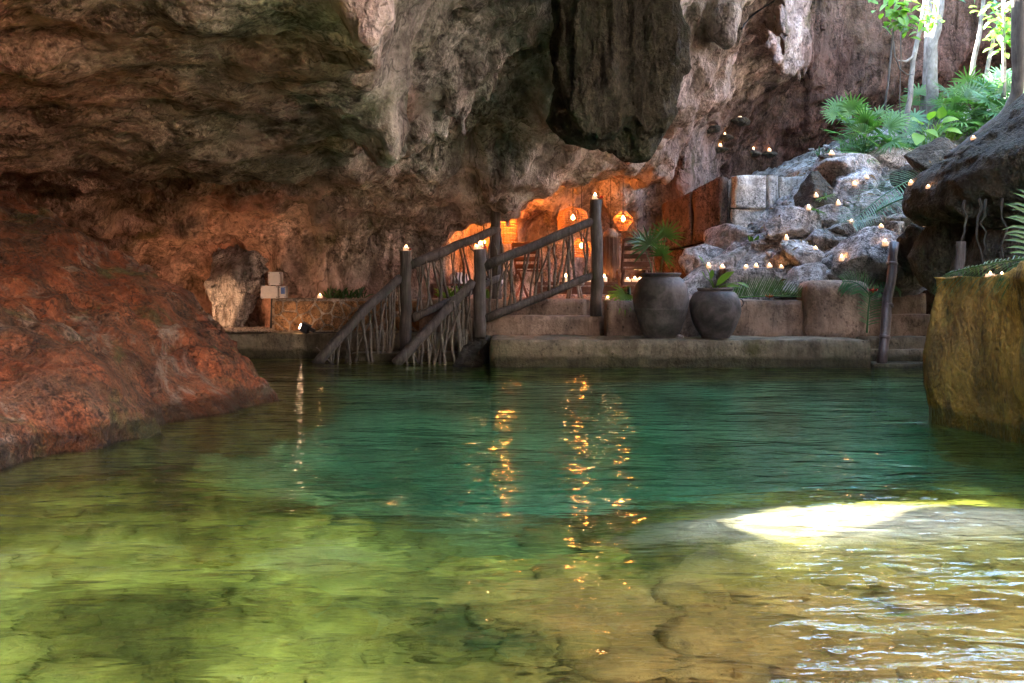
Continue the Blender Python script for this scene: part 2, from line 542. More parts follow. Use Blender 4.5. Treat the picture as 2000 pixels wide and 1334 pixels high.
MAIN = pz([(450, 400, 14.3), (520, 385, 14.0), (600, 365, 13.7), (700, 318, 13.3), (800, 250, 12.9), (800, 100, 10.8), (800, 0, 9.3), (900, 350, 14.2), (900, 200, 12.5),
           (900, 0, 10), (1050, 300, 14.2), (1050, 200, 13), (1050, 0, 11), (1000, 355, 14.9), (1150, 325, 14.6), (1250, 340, 14.7),
           (1300, 250, 15.6), (1350, 0, 13), (1350, 120, 16), (1400, 250, 19), (1400, 330, 20.5), (1500, 50, 17), (1550, 150, 20.5),
           (1550, 300, 21.5), (1650, 0, 16), (1650, 60, 18), (1700, 200, 21.5), (915, 395, 15.0), (850, 420, 15.0), (700, 440, 15.0), (600, 440, 15.0)]) + [
        (-6.5, 12.5, 2.2), (-5, 12.4, 2.35), (-4, 12.6, 2.4), (-3, 12.7, 2.5), (-2, 12.4, 2.75), (-1.4, 11, 3.1), (-6.5, 14.5, 1.6), (-5, 14.8, 1.9),
        (-0.2, 16.0, 3.0), (-0.5, 16.8, 2.9), (0.3, 16.5, 3.1), (1.5, 16.8, 3.2), (2.6, 16.6, 3.1), (0, 18.2, 2.5), (2, 18.8, 2.7), (-7, 6, 2.6), (-7, 2, 2.5), (-4, 4, 3.0),
        (0, 4, 3.6), (3, 6, 4.4), (3, 2, 3.8), (6, 3, 4.5), (5, 8, 5.2), (6, 9.5, 5.6), (8, 9, 5.8), (0, -2, 3.2), (4, -3, 3.2), (-4, -3, 2.8), (0, 7, 3.9), (3, 10, 5.0), (4.5, 11, 6.6), (9, 6, 5.2), (12, 12, 6.0), (10, 22, 6), (13, 24, 6)]
LEFT = pz([(0, 0, 6), (0, 380, 11), (350, 0, 6.4), (350, 180, 8.6), (350, 350, 11.5), (560, 345, 12), (700, 290, 11.5), (700, 0, 7.0),
           (740, 150, 9), (200, 100, 7.3), (200, 330, 10.5), (550, 250, 10), (500, 0, 6.6), (620, 120, 8.2)]) + [(-6.5, 8, 2.2), (-6.5, 4, 2.5), (-3, 2, 3.1), (0, 2, 3.3), (-3, -3, 3.0), (0, 4, 3.2), (-2.5, 4.5, 2.95)]
LEFT_POLY = [(-9.5, 10.6)] + [tuple(at(a, b, c))[:2] for a, b, c in
             [(0, 380, 11), (280, 370, 11.4), (400, 385, 11.9), (560, 355, 12.1), (640, 320, 12.0), (705, 290, 11.5), (755, 190, 9.6), (745, 100, 8), (742, 0, 6.6)]] + [(-0.6, 4.5), (0.2, 2.5), (0.2, -7.5), (-9.5, -7.5)]
SHAFT = [(4.6, 11.6), (4.0, 13.0), (4.0, 15.4), (5.0, 18), (6.6, 20.6), (9, 21.3), (12.5, 21.5), (13, 15), (12, 10.5), (9, 9.6), (6.5, 10.2)]
WALLX = [(-9.5, 14.5), (-7, 15.0), (-5.5, 15.9), (-4.2, 15.8), (-3.5, 15.45), (-2.4, 15.3), (-1.5, 15.4), (-1.0, 15.7), (-0.8, 16.4), (-0.55, 17.9), (0.2, 18.5), (1.5, 18.8), (2.6, 18.5), (3.1, 18.0), (3.6, 19.0), (4.2, 20.6), (6, 22), (9, 22.6), (13.5, 23.0)]
LEFTX = [(-7, -5.0), (0, -5.6), (4, -6.0), (9, -7.0), (12, -7.5), (15, -7.0), (25, -7)]
RIGHTX = [(-7, 5.0), (0, 5.2), (5, 5.8), (8, 6.6), (10, 9.0), (12, 12.0), (25, 12.8)]
ROOF_TOP = 8.1

def build_cave():
    h = 0.13
    xs = np.arange(-9.3, 13.5, h); ys = np.arange(-7.2, 24.2, h); zs = np.arange(-2.7, ROOF_TOP + 2 * h, h)
    X2, Y2 = np.meshgrid(xs, ys, indexing='ij')
    flat = np.stack([X2.ravel(), Y2.ravel(), np.zeros(X2.size)], 1)
    zc = rbf(MAIN)(X2, Y2)
    zl = rbf(LEFT)(X2, Y2)
    edge = (0.28 * fbm(flat, 0.9, 4, 0.55, 3.0) + 0.10 * fbm(flat, 3.0, 2, 0.5, 9.0)).reshape(X2.shape)
    sdl = poly_sd(LEFT_POLY, X2, Y2) + edge
    zc = np.where(True, zc + (np.minimum(zl, zc) - zc) * (1 - smooth(-0.12, 0.22, sdl)), 0)
    # hanging drips and curtains, thicker along the lips
    n1 = fbm(flat, 2.1, 3, 0.5, 21.0).reshape(X2.shape)
    n2 = fbm(flat, 0.55, 2, 0.5, 33.0).reshape(X2.shape)
    zone = smooth(-0.1, 0.5, n2) * smooth(0.1, 0.6, sdl) * smooth(3.6, 2.6, X2)
    zc = zc - 0.30 * zone * smooth(0.15, 0.7, n1)
    for poly, jag in OPENINGS:
        sd = poly_sd(poly, X2, Y2) + edge * jag
        zc = zc + (22 - zc) * (1 - smooth(-0.10, 0.12, sd))
    gx, gy = np.gradient(np.clip(zc, -3, 10), h)
    inv = 1.0 / np.sqrt(1 + np.minimum(gx * gx + gy * gy, 30))
    yw = np.interp(xs, [w[0] for w in WALLX], [w[1] for w in WALLX])
    xl = np.interp(ys, [w[0] for w in LEFTX], [w[1] for w in LEFTX])
    xr = np.interp(ys, [w[0] for w in RIGHTX], [w[1] for w in RIGHTX])
    Z = zs[None, None, :]
    Fc = ((Z - zc[:, :, None]) * inv[:, :, None]).astype(np.float32)
    lean = 0.10 * np.clip(Z - 1.2, 0, 2.5)
    side = np.maximum(np.maximum((Y2 - yw[:, None])[:, :, None] + lean, (xl[None, :] - X2)[:, :, None]), np.maximum((X2 - xr[None, :])[:, :, None], (-5.5 - Y2)[:, :, None])).astype(np.float32)
    k = 0.35
    hh = np.clip(0.5 + 0.5 * (Fc - side) / k, 0, 1)
    Fv = side + (Fc - side) * hh + k * hh * (1 - hh)
    near = np.abs(Fv) < 0.75
    I = np.argwhere(near)
    P = np.stack([xs[I[:, 0]], ys[I[:, 1]], zs[I[:, 2]]], 1)
    n = 0.28 * fbm(P, 0.55, 2, 0.5, 1.0) + 0.26 * fbm(P * np.array([1, 1, 0.5]), 1.5, 3, 0.6, 5.0) + (0.10 + 0.12 * smooth(3.0, 2.2, P[:, 0])) * ridged(P * np.array([1, 1, 0.28]), 1.9, 2, 8.0)
    calm = smooth(0.3, -0.8, poly_sd(LEFT_POLY, P[:, 0], P[:, 1]))      # the low vault on the left is smoother
    n = n * (1 - 0.55 * calm) * (1 - 0.6 * smooth(3.2, 4.4, P[:, 0]))
    Fv[near] += n
    kx, ky = math.sin(SUN_AZ) / math.tan(SUN_EL), math.cos(SUN_AZ) / math.tan(SUN_EL)
    pj = (0.05 * fbm(flat, 5.0, 2, 0.5, 51.0)).reshape(X2.shape)
    for k, z in enumerate(zs):
        if z < 0.6: continue
        sd = poly_sd(SUN_PATCH, X2 - kx * z, Y2 - ky * z) + pj
        Fv[:, :, k] = np.minimum(Fv[:, :, k], sd)
    # arched niche left of the flowstone, lit by a lamp
    for (cx_, cy_, cz_, r_) in ((-4.95, 15.7, 0.9, 0.75), (-5.5, 15.3, 0.7, 0.8)):
        D = np.sqrt((X2[:, :, None] - cx_) ** 2 + (Y2[:, :, None] - cy_) ** 2 + (Z - cz_) ** 2) - r_
        Fv = np.minimum(Fv, D)
    # outer faces of the block
    lim = np.minimum(ROOF_TOP - Z, 1e9) + 0 * Fv
    Fv = np.minimum(Fv, lim)
    # surface nets
    s = Fv > 0
    c = [s[:-1, :-1, :-1], s[1:, :-1, :-1], s[:-1, 1:, :-1], s[1:, 1:, :-1], s[:-1, :-1, 1:], s[1:, :-1, 1:], s[:-1, 1:, 1:], s[1:, 1:, 1:]]
    cnt = sum(a.astype(np.int8) for a in c)
    act = (cnt > 0) & (cnt < 8)
    cells = np.argwhere(act)
    vid = np.full(act.shape, -1, dtype=np.int32)
    vid[act] = np.arange(len(cells))
    acc = np.zeros((len(cells), 3)); num = np.zeros(len(cells))
    corners = [(i & 1, (i >> 1) & 1, (i >> 2) & 1) for i in range(8)]
    for a in range(8):
        for ax in range(3):
            if corners[a][ax] == 0:
                b = list(corners[a]); b[ax] = 1
                ia = cells + np.array(corners[a]); ib = cells + np.array(b)
                fa = Fv[ia[:, 0], ia[:, 1], ia[:, 2]]; fb = Fv[ib[:, 0], ib[:, 1], ib[:, 2]]
                cr = (fa > 0) != (fb > 0)
                t = np.where(cr, fa / np.where(np.abs(fa - fb) < 1e-9, 1, fa - fb), 0)
                p = np.array(corners[a])[None, :].astype(float).repeat(len(cells), 0)
                p[:, ax] = t
                acc += p * cr[:, None]; num += cr
    V = (cells + acc / num[:, None]) * h + np.array([xs[0], ys[0], zs[0]])
    quads = []
    for ax in range(3):
        sl0 = [slice(None)] * 3; sl1 = [slice(None)] * 3
        sl0[ax] = slice(0, -1); sl1[ax] = slice(1, None)
        d = s[tuple(sl0)].astype(np.int8) - s[tuple(sl1)].astype(np.int8)
        E = np.argwhere(d != 0)
        o1, o2 = [(1, 2), (2, 0), (0, 1)][ax]
        ok = (E[:, o1] > 0) & (E[:, o2] > 0) & (E[:, o1] < act.shape[o1]) & (E[:, o2] < act.shape[o2])
        E = E[ok]
        sg = d[E[:, 0], E[:, 1], E[:, 2]]
        def cell(a, b):
            q = E.copy(); q[:, o1] -= a; q[:, o2] -= b
            return vid[q[:, 0], q[:, 1], q[:, 2]]
        q = np.stack([cell(1, 1), cell(0, 1), cell(0, 0), cell(1, 0)], 1)
        q[sg < 0] = q[sg < 0][:, ::-1]
        quads.append(q)
    Q = np.concatenate(quads)
    Q = Q[(Q >= 0).all(1)]
    # one connected rock: drop stray islands
    lab = np.arange(len(V))
    for _ in range(200):
        mn = lab[Q].min(1)
        new = lab.copy()
        for c_ in range(4): np.minimum.at(new, Q[:, c_], mn)
        new = new[new]; new = new[new]
        if (new == lab).all(): break
        lab = new
    cnts = np.bincount(lab[Q[:, 0]], minlength=len(V))
    Q = Q[cnts[lab[Q[:, 0]]] > 4000]
    # leave out the outer top of the block and what lies deep under water
    cz = V[Q].mean(1)
    Q = Q[(cz[:, 2] < ROOF_TOP - 0.15)]
    used = np.unique(Q)
    rm = np.full(len(V), -1); rm[used] = np.arange(len(used))
    V, Q = V[used], rm[Q]
    me = make_mesh('cave_rock', V, Q)
    tmp = link('cave_tmp', me)
    md = tmp.modifiers.new('s', 'SUBSURF'); md.levels = 1; md.render_levels = 1
    dg = bpy.context.evaluated_depsgraph_get()
    me2 = bpy.data.meshes.new_from_object(tmp.evaluated_get(dg))
    bpy.data.objects.remove(tmp); bpy.data.meshes.remove(me)
    nv = len(me2.vertices)
    co = np.empty(nv * 3, dtype=np.float32); me2.vertices.foreach_get('co', co); co = co.reshape(-1, 3)
    no = np.empty(nv * 3, dtype=np.float32); me2.vertices.foreach_get('normal', no); no = no.reshape(-1, 3)
    st = co * np.array([1, 1, 0.55])
    d = 0.075 * ridged(st, 3.3, 3, 2.0) + 0.055 * fbm(st, 7.0, 2, 0.6, 4.0)
    calm = smooth(0.3, -0.8, poly_sd(LEFT_POLY, co[:, 0], co[:, 1]))
    co = co + no * (d * (1 - 0.5 * calm))[:, None]
    me2.vertices.foreach_set('co', co.ravel())
    me2.polygons.foreach_set('use_smooth', np.ones(len(me2.polygons), dtype=bool))
    me2.update()
    me2.name = 'cave_rock'
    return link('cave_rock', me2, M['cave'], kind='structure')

# openings to the sky: the big one over the boulder slope, one over the near pool; a slanted chimney lets the sun reach the pool bed
POOL_HOLE = [(-1.9, -9), (8, -9), (8, 3.2), (5.8, 5.4), (2.8, 5.6), (1.4, 4.8), (0.2, 4.0), (-1.3, 3.6), (-1.9, 2.4)]
OPENINGS = [(SHAFT, 1.0), (POOL_HOLE, 0.6)]
SUN_PATCH = [tuple(at(a, b, 1944.0 / (b - HOR)))[:2] for a, b in [(1290, 990), (1470, 955), (1770, 930), (1850, 952), (1720, 1010), (1460, 1060)]]
cave = build_cave()

# pool bed and water
def build_bed():
    ctrl = [(-3, 2.5, -0.45), (0, 2.5, -0.5), (1.0, 3.0, -0.4), (2, 2.5, -0.5), (-3, 4.5, -0.35), (-1.2, 4.6, -0.5), (0.3, 4.4, -0.7), (0.8, 4.35, -0.16), (1.3, 4.4, -0.08), (1.9, 4.5, -0.08), (2.5, 4.6, -0.16), (1.6, 3.4, -0.42), (1.6, 5.6, -0.7), (3.2, 4.5, -0.7), (-2, 5.8, -0.6), (-1.2, 5.6, -0.9),
            (-0.5, 6.5, -1.9), (1.5, 6.5, -2.0), (3, 7, -1.6), (-1.5, 8.5, -1.6), (0, 9, -2.6), (2, 9, -2.6), (-2.5, 10.5, -1.2), (0, 12, -1.8), (3, 12, -1.6),
            (-5, 13, -0.8), (-3, 13.5, -0.9), (-6, 0, -0.7), (5, 0, -0.8), (0, -3, -0.8), (7, 12, -1.0), (-8, 8, -0.4)]
    f = rbf(ctrl)
    xs = np.linspace(-9, 9, 200); ys = np.linspace(-6.5, 15, 240)
    X, Y = np.meshgrid(xs, ys, indexing='ij')
    Z = f(X, Y)
    P = np.stack([X.ravel(), Y.ravel(), Z.ravel()], 1)
    calm = smooth(0.5, 1.3, np.hypot((P[:, 0] - 1.5) * 0.8, (P[:, 1] - 4.45) * 1.5))
    P[:, 2] += (0.16 * fbm(P, 0.8, 4, 0.55, 2.0) + 0.05 * ridged(P, 3.0, 2, 4.0)) * (0.12 + 0.88 * calm)
    P[:, 2] = np.minimum(P[:, 2], -0.06)
    i = np.arange(199)[:, None] * 240 + np.arange(239)[None]
    Q = np.stack([i, i + 240, i + 241, i + 1], -1).reshape(-1, 4)
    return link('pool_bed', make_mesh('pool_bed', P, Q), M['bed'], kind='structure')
build_bed()
def bed_stones():
    rg = np.random.default_rng(19)
    V0, F0 = None, None
    bm = bmesh.new(); bmesh.ops.create_icosphere(bm, subdivisions=3, radius=1.0)
    V0 = np.array([v.co[:] for v in bm.verts]); F0 = np.array([[v.index for v in f.verts] for f in bm.faces]); bm.free()
    DGb = bpy.context.evaluated_depsgraph_get()
    bed = bpy.data.objects['pool_bed']
    vs, fs, b = [], [], 0
    for k in range(420):
        y = 2.2 + rg.random() ** 1.4 * 5.5
        x = rg.uniform(-0.62, 0.62) * y
        r = rg.uniform(0.03, 0.13) * (1.5 if rg.random() < 0.15 else 1)
        ok, loc, nor, idx = bed.ray_cast(Vector((x, y, 1)), Vector((0, 0, -1)))
        if not ok or (abs(x - 1.5) < 1.0 and abs(y - 4.45) < 0.55): continue
        P = V0 * np.array([r * rg.uniform(.8, 1.4), r * rg.uniform(.8, 1.4), r * rg.uniform(.35, .6)])
        P = P + V0 * (0.25 * r * fbm(V0, 1.4, 3, 0.5, k * 3.1))[:, None]
        P = P + np.array([x, y, min(loc.z + r * 0.1, -0.08 - r * 0.5)])
        vs.append(P); fs.append(F0 + b); b += len(P)
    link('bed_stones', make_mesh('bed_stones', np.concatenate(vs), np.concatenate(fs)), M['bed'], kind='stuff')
bpy.context.view_layer.update()
bed_stones()
wm = MB()
wm.box((0, 4.0, -1.5), (17.6, 20.4, 3.0))
water = wm.build('water', M['water'], smooth_shade=False, kind='structure')
# ------------------------------------------------------------------ rocks that stand in the cave
def ico(level):
    bm = bmesh.new()
    bmesh.ops.create_icosphere(bm, subdivisions=level, radius=1.0)
    V = np.array([v.co[:] for v in bm.verts]); Fq = np.array([[v.index for v in f.verts] for f in bm.faces])
    bm.free()
    return V, Fq
_ICO = {k: ico(k) for k in (3, 4, 5, 6)}

def chunk_mesh(name, radii, seed, level=4, facets=14, rough=0.10, rot=(0, 0, 0), sharp=9.0, fine=0.02):
    """a broken boulder: sphere trimmed by random planes, then weathered"""
    rg = np.random.default_rng(seed)
    V, Fq = _ICO[level]
    N = rg.normal(size=(facets, 3)); N /= np.linalg.norm(N, axis=1, keepdims=True)
    D = rg.uniform(0.55, 0.95, facets)
    dot = V @ N.T
    r = np.where(dot > 0.05, D / np.maximum(dot, 0.05), 9.0)
    r = np.concatenate([r, np.full((len(V), 1), 1.35)], 1)
    r = -np.log(np.exp(-sharp * r).sum(1)) / sharp + 0.06
    P = V * r[:, None] * np.array(radii)
    R = np.array(Matrix.Rotation(rot[2], 3, 'Z') @ Matrix.Rotation(rot[1], 3, 'Y') @ Matrix.Rotation(rot[0], 3, 'X'))
    P = P @ R.T
    Nn = V @ R.T
    s = float(np.mean(radii))
    o = float(seed) * 3.7
    P = P + Nn * (rough * s * fbm(P / s, 1.3, 4, 0.55, o) + fine * ridged(P, 6.0, 3, o))[:, None]
    return make_mesh(name, P, Fq)

# red-brown mound at the left water's edge
def build_mound():
    ctrl = [(-3.05, 4.6, -0.1), (-2.85, 5.4, 0.0), (-2.6, 6.2, 0.0), (-2.45, 6.75, 0.0), (-2.6, 7.2, 0.02), (-2.35, 8.0, 0.0), (-2.15, 8.9, 0.0), (-2.35, 9.6, 0.0), (-2.9, 10.3, 0),
            (-2.73, 9.2, 0.6), (-3.27, 9.5, 1.0), (-4.03, 9.7, 1.46), (-5.14, 9.9, 1.83), (-7, 10, 2.1), (-3.2, 6.2, 0.5), (-3.5, 5.2, 0.5), (-4.2, 6.3, 1.1), (-4.2, 8, 1.25),
            (-3.2, 7.8, 0.62), (-5.5, 6, 1.5), (-5.5, 8, 1.75), (-7, 6, 2.0), (-3.0, 8.4, 0.62), (-2.75, 7.6, 0.3), (-2.3, 5, -0.6), (-1.6, 5, -1.3), (-1.6, 7, -1.6), (-1.6, 9, -1.9), (-1.8, 11, -1.6), (-2.1, 7.2, -0.7), (-2.9, 3.6, -0.8), (-3.5, 11.2, 0.1), (-5, 11.5, 0.6), (-7, 12, 1.0), (-3.7, 3.5, 0), (-5, 4, 0.8), (-7, 3, 1.4), (-2.3, 3.2, -1.3)]
    ctrl += [(x + 0.32, y - 0.1, -1.0) for x, y, z in ctrl[1:8]]
    f = rbf(ctrl)
    nx, ny = 360, 470
    X, Y = np.meshgrid(np.linspace(-7.6, -1.7, nx), np.linspace(3.0, 12.4, ny), indexing='ij')
    Z = f(X, Y)
    P = np.stack([X.ravel(), Y.ravel(), Z.ravel()], 1)
    up = smooth(-0.2, 0.5, P[:, 2])
    n = (0.12 * fbm(P, 1.1, 3, 0.5, 3.0) + 0.05 * ridged(P * np.array([1, 0.5, 1]), 2.6, 3, 7.0)) * (0.35 + 0.65 * up) + 0.035 * ridged(P, 5.0, 3, 1.0)
    led = P[:, 2] * 5.5 + 1.2 * fbm(P, 1.4, 2, 0.5, 31.0)
    n = n + up * 0.022 * np.sin(2 * np.pi * led)
    P[:, 2] += n
    P[:, 0] += 0.10 * fbm(P, 2.2, 3, 0.5, 13.0)
    P[:, 1] += 0.10 * fbm(P, 2.2, 3, 0.5, 23.0)
    i = np.arange(nx - 1)[:, None] * ny + np.arange(ny - 1)[None]
    Q = np.stack([i, i + ny, i + ny + 1, i + 1], -1).reshape(-1, 4)
    return link('rock_mound', make_mesh('rock_mound', P, Q), M['mound'], label='red-brown rock mound sloping down into the water on the left', cat='rock')
build_mound()

# dark rock hanging from the vault
def build_hanging():
    rows = [(-220, 1070, 1350), (-100, 1095, 1322), (0, 1102, 1312), (100, 1102, 1322), (180, 1102, 1305), (225, 1106, 1292), (242, 1112, 1284), (254, 1132, 1280), (266, 1190, 1276), (282, 1204, 1270), (298, 1216, 1258), (306, 1228, 1246)]
    Yd = 10.2
    zz = [at(0, r[0], Yd).z for r in rows]; xa = [at(r[1], 0, Yd).x for r in rows]; xb = [at(r[2], 0, Yd).x for r in rows]
    zs = np.linspace(zz[-1], zz[0], 170)
    a = np.interp(zs, zz[::-1], xa[::-1]); b = np.interp(zs, zz[::-1], xb[::-1])
    seg = 240
    t = np.linspace(0, 2 * np.pi, seg, endpoint=False)
    P, off = [], 0
    for z, x0, x1 in zip(zs, a, b):
        cx, rx = (x0 + x1) / 2, (x1 - x0) / 2
        ry = max(0.02, rx * 0.85)
        c, s = np.cos(t), np.sin(t)
        e = 0.75
        P.append(np.stack([cx + rx * np.sign(c) * np.abs(c) ** e, Yd + 0.3 + ry * np.sign(s) * np.abs(s) ** e, np.full(seg, z)], 1))
    P = np.concatenate(P)
    N = np.stack([np.tile(np.cos(t), len(zs)), np.tile(np.sin(t), len(zs)), np.zeros(len(P))], 1)
    w = np.repeat(np.clip((b - a) / 0.6, 0.15, 1), seg)
    fl = P * np.array([1, 1, 0.16])
    P = P + N * (w * (0.17 * ridged(fl, 3.4, 2, 2.0) + 0.07 * ridged(fl, 9.0, 2, 12.0) + 0.06 * fbm(P, 2.0, 3, 0.5, 6.0) + 0.02 * ridged(P, 9, 2, 3.0)))[:, None]
    lowz = smooth(3.3, 2.6, P[:, 2])
    P[:, 2] += (0.05 * w + 0.16 * lowz * w) * fbm(P * np.array([1, 1, 0.25]), 3.6, 3, 0.6, 40.0)
    n = len(zs)
    i = (np.arange(n - 1)[:, None] * seg + np.arange(seg)[None])
    j = (np.arange(n - 1)[:, None] * seg + (np.arange(seg)[None] + 1) % seg)
    Q = np.stack([i, j, j + seg, i + seg], -1).reshape(-1, 4)
    return link('hanging_rock', make_mesh('hanging_rock', P, Q), M['dark_shaded_rock'], label='huge dark fluted rock hanging from the cave roof', cat='stalactite')
build_hanging()

# boulder slope under the opening
SLOPE = rbf(pz([(1600, 325, 16.5), (1800, 300, 17.4), (1950, 240, 18), (1650, 455, 14.8), (1750, 405, 15.2), (1550, 505, 14.4), (1700, 562, 13.7), (1500, 470, 15.0), (1450, 500, 14.8),
                (1560, 400, 15.6), (1480, 430, 16.2), (1850, 420, 14.0), (1900, 500, 13.2), (1950, 330, 15.5), (1400, 500, 15.6), (1400, 480, 16.4)]) +
            [(3.2, 14.2, 0.6), (4.5, 13.6, 0.7), (5.5, 13.4, 0.7), (6.5, 12.5, 0.8), (8, 12, 1.2), (5, 18.5, 3.2), (6, 20, 3.5), (8, 20.5, 4.2), (11, 19, 4.8), (11, 15, 4.0), (11, 11.5, 2.4), (3.2, 17, 1.2), (2.9, 18.4, 1.0), (4, 20, 2.9), (8, 22.5, 4.6), (12.5, 22, 5.2)])
def slope_z(x, y): return float(SLOPE(np.array([x]), np.array([y]))[0])
def build_slope():
    nx, ny = 260, 260
    X, Y = np.meshgrid(np.linspace(3.0, 12.8, nx), np.linspace(12.6, 23.2, ny), indexing='ij')
    Z = SLOPE(X, Y) - 0.10
    P = np.stack([X.ravel(), Y.ravel(), Z.ravel()], 1)
    P[:, 2] += 0.16 * ridged(P, 1.2, 3, 3.0) + 0.06 * ridged(P, 4.0, 3, 7.0)
    i = np.arange(nx - 1)[:, None] * ny + np.arange(ny - 1)[None]
    Q = np.stack([i, i + ny, i + ny + 1, i + 1], -1).reshape(-1, 4)
    keep = P[Q].mean(1)
    Q = Q[(keep[:, 1] > 13.55) | (keep[:, 0] > 6.3)]
    return link('rocky_slope', make_mesh('rocky_slope', P, Q), M['boulder'], kind='structure')
build_slope()

# (px, py, half width px, half height px, distance, label)
BOULDERS = [
    (1650, 338, 68, 36, 16.2, 'flat pale boulder at the top of the slope under the fan palms'),
    (1604, 398, 44, 54, 15.7, 'tall dark boulder leaning beside the pale masonry wall'),
    (1735, 322, 62, 30, 16.6, 'broad pale boulder below the broad-leaf plant'),
    (1668, 378, 66, 38, 15.7, 'pitted boulder between the two fan palm seedlings and the blue-green frond'),
    (1548, 440, 52, 34, 15.0, 'boulder glowing orange above the candle near the masonry wall'),
    (1632, 432, 44, 30, 15.1, 'brown boulder below the upper fan palm seedling'),
    (1708, 408, 50, 30, 15.3, 'boulder shaded by the left end of the blue-green frond'),
    (1602, 478, 36, 34, 14.7, 'upright brown boulder with a candle niche, middle of the slope'),
    (1648, 452, 33, 26, 14.7, 'small pale-topped boulder in the middle of the slope'),
    (1700, 442, 34, 22, 14.8, 'rounded boulder right of the candle on the frond tip'),
    (1662, 486, 30, 24, 14.5, 'greenish boulder just above the pale candle on the slope'),
    (1728, 478, 52, 34, 14.3, 'long tilted boulder behind the wet wooden pole'),
    (1775, 440, 46, 36, 14.2, 'craggy boulder under the right end of the blue-green frond'),
    (1572, 500, 44, 24, 14.3, 'boulder wedged above the round boulder near the low wall'),
    (1628, 512, 36, 28, 14.2, 'mid-brown boulder left of the largest boulder'),
    (1578, 545, 52, 30, 13.95, 'smooth round boulder behind the low wall by the frond'),
    (1640, 548, 36, 24, 13.9, 'small grey boulder behind the rounded wall end'),
    (1722, 528, 88, 58, 13.75, 'largest boulder, flat-fronted and red-brown, behind the wooden pole'),
    (1812, 492, 52, 66, 13.2, 'dark boulder at the right foot of the slope'),
    (1800, 345, 40, 30, 15.4, 'dark boulder above the blue-green frond'),
    (1838, 318, 48, 46, 14.6, 'black shaded boulder left of the big root'),
    (1530, 505, 30, 16, 14.5, 'small reddish stone between two candles on the pale slab'),
    (1440, 502, 78, 58, 15.9, 'massive weathered rock in front of the masonry wall'),
    (1498, 462, 42, 44, 15.6, 'streaked pale rock right of the massive weathered rock'),
    (1385, 520, 45, 40, 15.6, 'mossy rock at the left foot of the weathered rock'),
    (1850, 500, 60, 80, 11.8, 'black rock in the hollow behind the ochre pier'),
]
for i, (bx_, by_, hw, hh, Yd, lab) in enumerate(BOULDERS):
    s = Yd / F_PX
    c = at(bx_, by_, Yd)
    rad = (hw * s * 1.10, max(hw, hh) * s * 0.9, hh * s * 1.08)
    o = link('boulder', chunk_mesh('boulder', rad, 40 + i, 5, 18, 0.07, (0, random.uniform(-.35, .35), 0), 40.0, 0.020),
             M['dark_shaded_rock'] if 'dark' in lab or 'black' in lab else M['boulder'], label=lab, cat='boulder', group='boulders heaped on the slope')
    o.location = c

# small loose stones wedged between the boulders
lo = MB()
rg = np.random.default_rng(5)
stone = [chunk_mesh('stone', (1, 0.9, 0.75), 300 + k, 3, 9, 0.10, (0, 0, 0), 26, 0.03) for k in range(4)]
vs, fs, b = [], [], 0
for k in range(900):
    x, y = rg.uniform(3.6, 9.5), rg.uniform(13.7, 19.0)
    if x < 5.4 and y > 15.6: continue
    z = slope_z(x, y) + 0.06
    me = stone[k % 4]
    co = np.empty(len(me.vertices) * 3, dtype=np.float32); me.vertices.foreach_get('co', co); co = co.reshape(-1, 3)
    a = rg.uniform(0, 6.3); ca, sa = math.cos(a), math.sin(a)
    R = np.array([[ca, -sa, 0], [sa, ca, 0], [0, 0, 1]])
    q = co @ R.T * 0.05 + 0.24 * rg.random() ** 2 + np.array([x, y, z])
    fc = np.array([p.vertices[:] for p in me.polygons])
    vs.append(q); fs.append(fc + b); b += len(q)
link('loose_stones', make_mesh('loose_stones', np.concatenate(vs), np.concatenate(fs)), M['boulder'], kind='stuff')
for me in stone: bpy.data.meshes.remove(me)

# overhanging dark rock on the right
def prism_rock(name, poly, y0, y1, mat, seed, label, cat, n=260, rings=110, amp=0.15):
    P2 = np.array([(at(a, b, (y0 + y1) / 2).x, at(a, b, (y0 + y1) / 2).z) for a, b in poly])
    L = np.concatenate([[0], np.cumsum(np.linalg.norm(np.roll(P2, -1, 0) - P2, axis=1))])
    C2 = np.vstack([P2, P2[:1]])
    u = np.linspace(0, L[-1], n, endpoint=False)
    R = np.stack([np.interp(u, L, C2[:, 0]), np.interp(u, L, C2[:, 1])], 1)
    for _ in range(3): R = (np.roll(R, 1, 0) + 2 * R + np.roll(R, -1, 0)) / 4
    c = P2.mean(0)
    V, N = [], []
    for k in range(rings):
        a = math.pi * (k + 0.5) / rings
        s = math.sin(a) ** 0.45
        Q = c + (R - c) * s
        V.append(np.stack([Q[:, 0], np.full(n, (y0 + y1) / 2 - (y1 - y0) / 2 * math.cos(a)), Q[:, 1]], 1))
        d = np.stack([Q[:, 0] - c[0], np.full(n, -math.cos(a)), Q[:, 1] - c[1]], 1)
        N.append(d / np.linalg.norm(d, axis=1, keepdims=True))
    V = np.concatenate(V); N = np.concatenate(N)
    V = V + N * (amp * fbm(V, 1.0, 4, 0.55, seed) + 0.8 * amp * ridged(V * np.array([0.6, 1, 1]), 2.0, 3, seed + 3) + 0.03 * ridged(V, 7, 3, seed))[:, None]
    i = (np.arange(rings - 1)[:, None] * n + np.arange(n)[None]); j = (np.arange(rings - 1)[:, None] * n + (np.arange(n)[None] + 1) % n)
    Q = np.stack([i, j, j + n, i + n], -1).reshape(-1, 4)
    link(name, make_mesh(name, V, Q), mat, label=label, cat=cat)
prism_rock('rock_overhang', [(1822, 402), (1832, 350), (1862, 312), (1920, 285), (1960, 255), (2000, 212), (2120, 120), (2400, 60), (2400, 420), (2000, 446), (1900, 440), (1850, 434)], 9.6, 12.6, M['dark_shaded_rock'], 7.0,
           'big dark overhanging rock at the right edge above the ochre pier', 'rock')
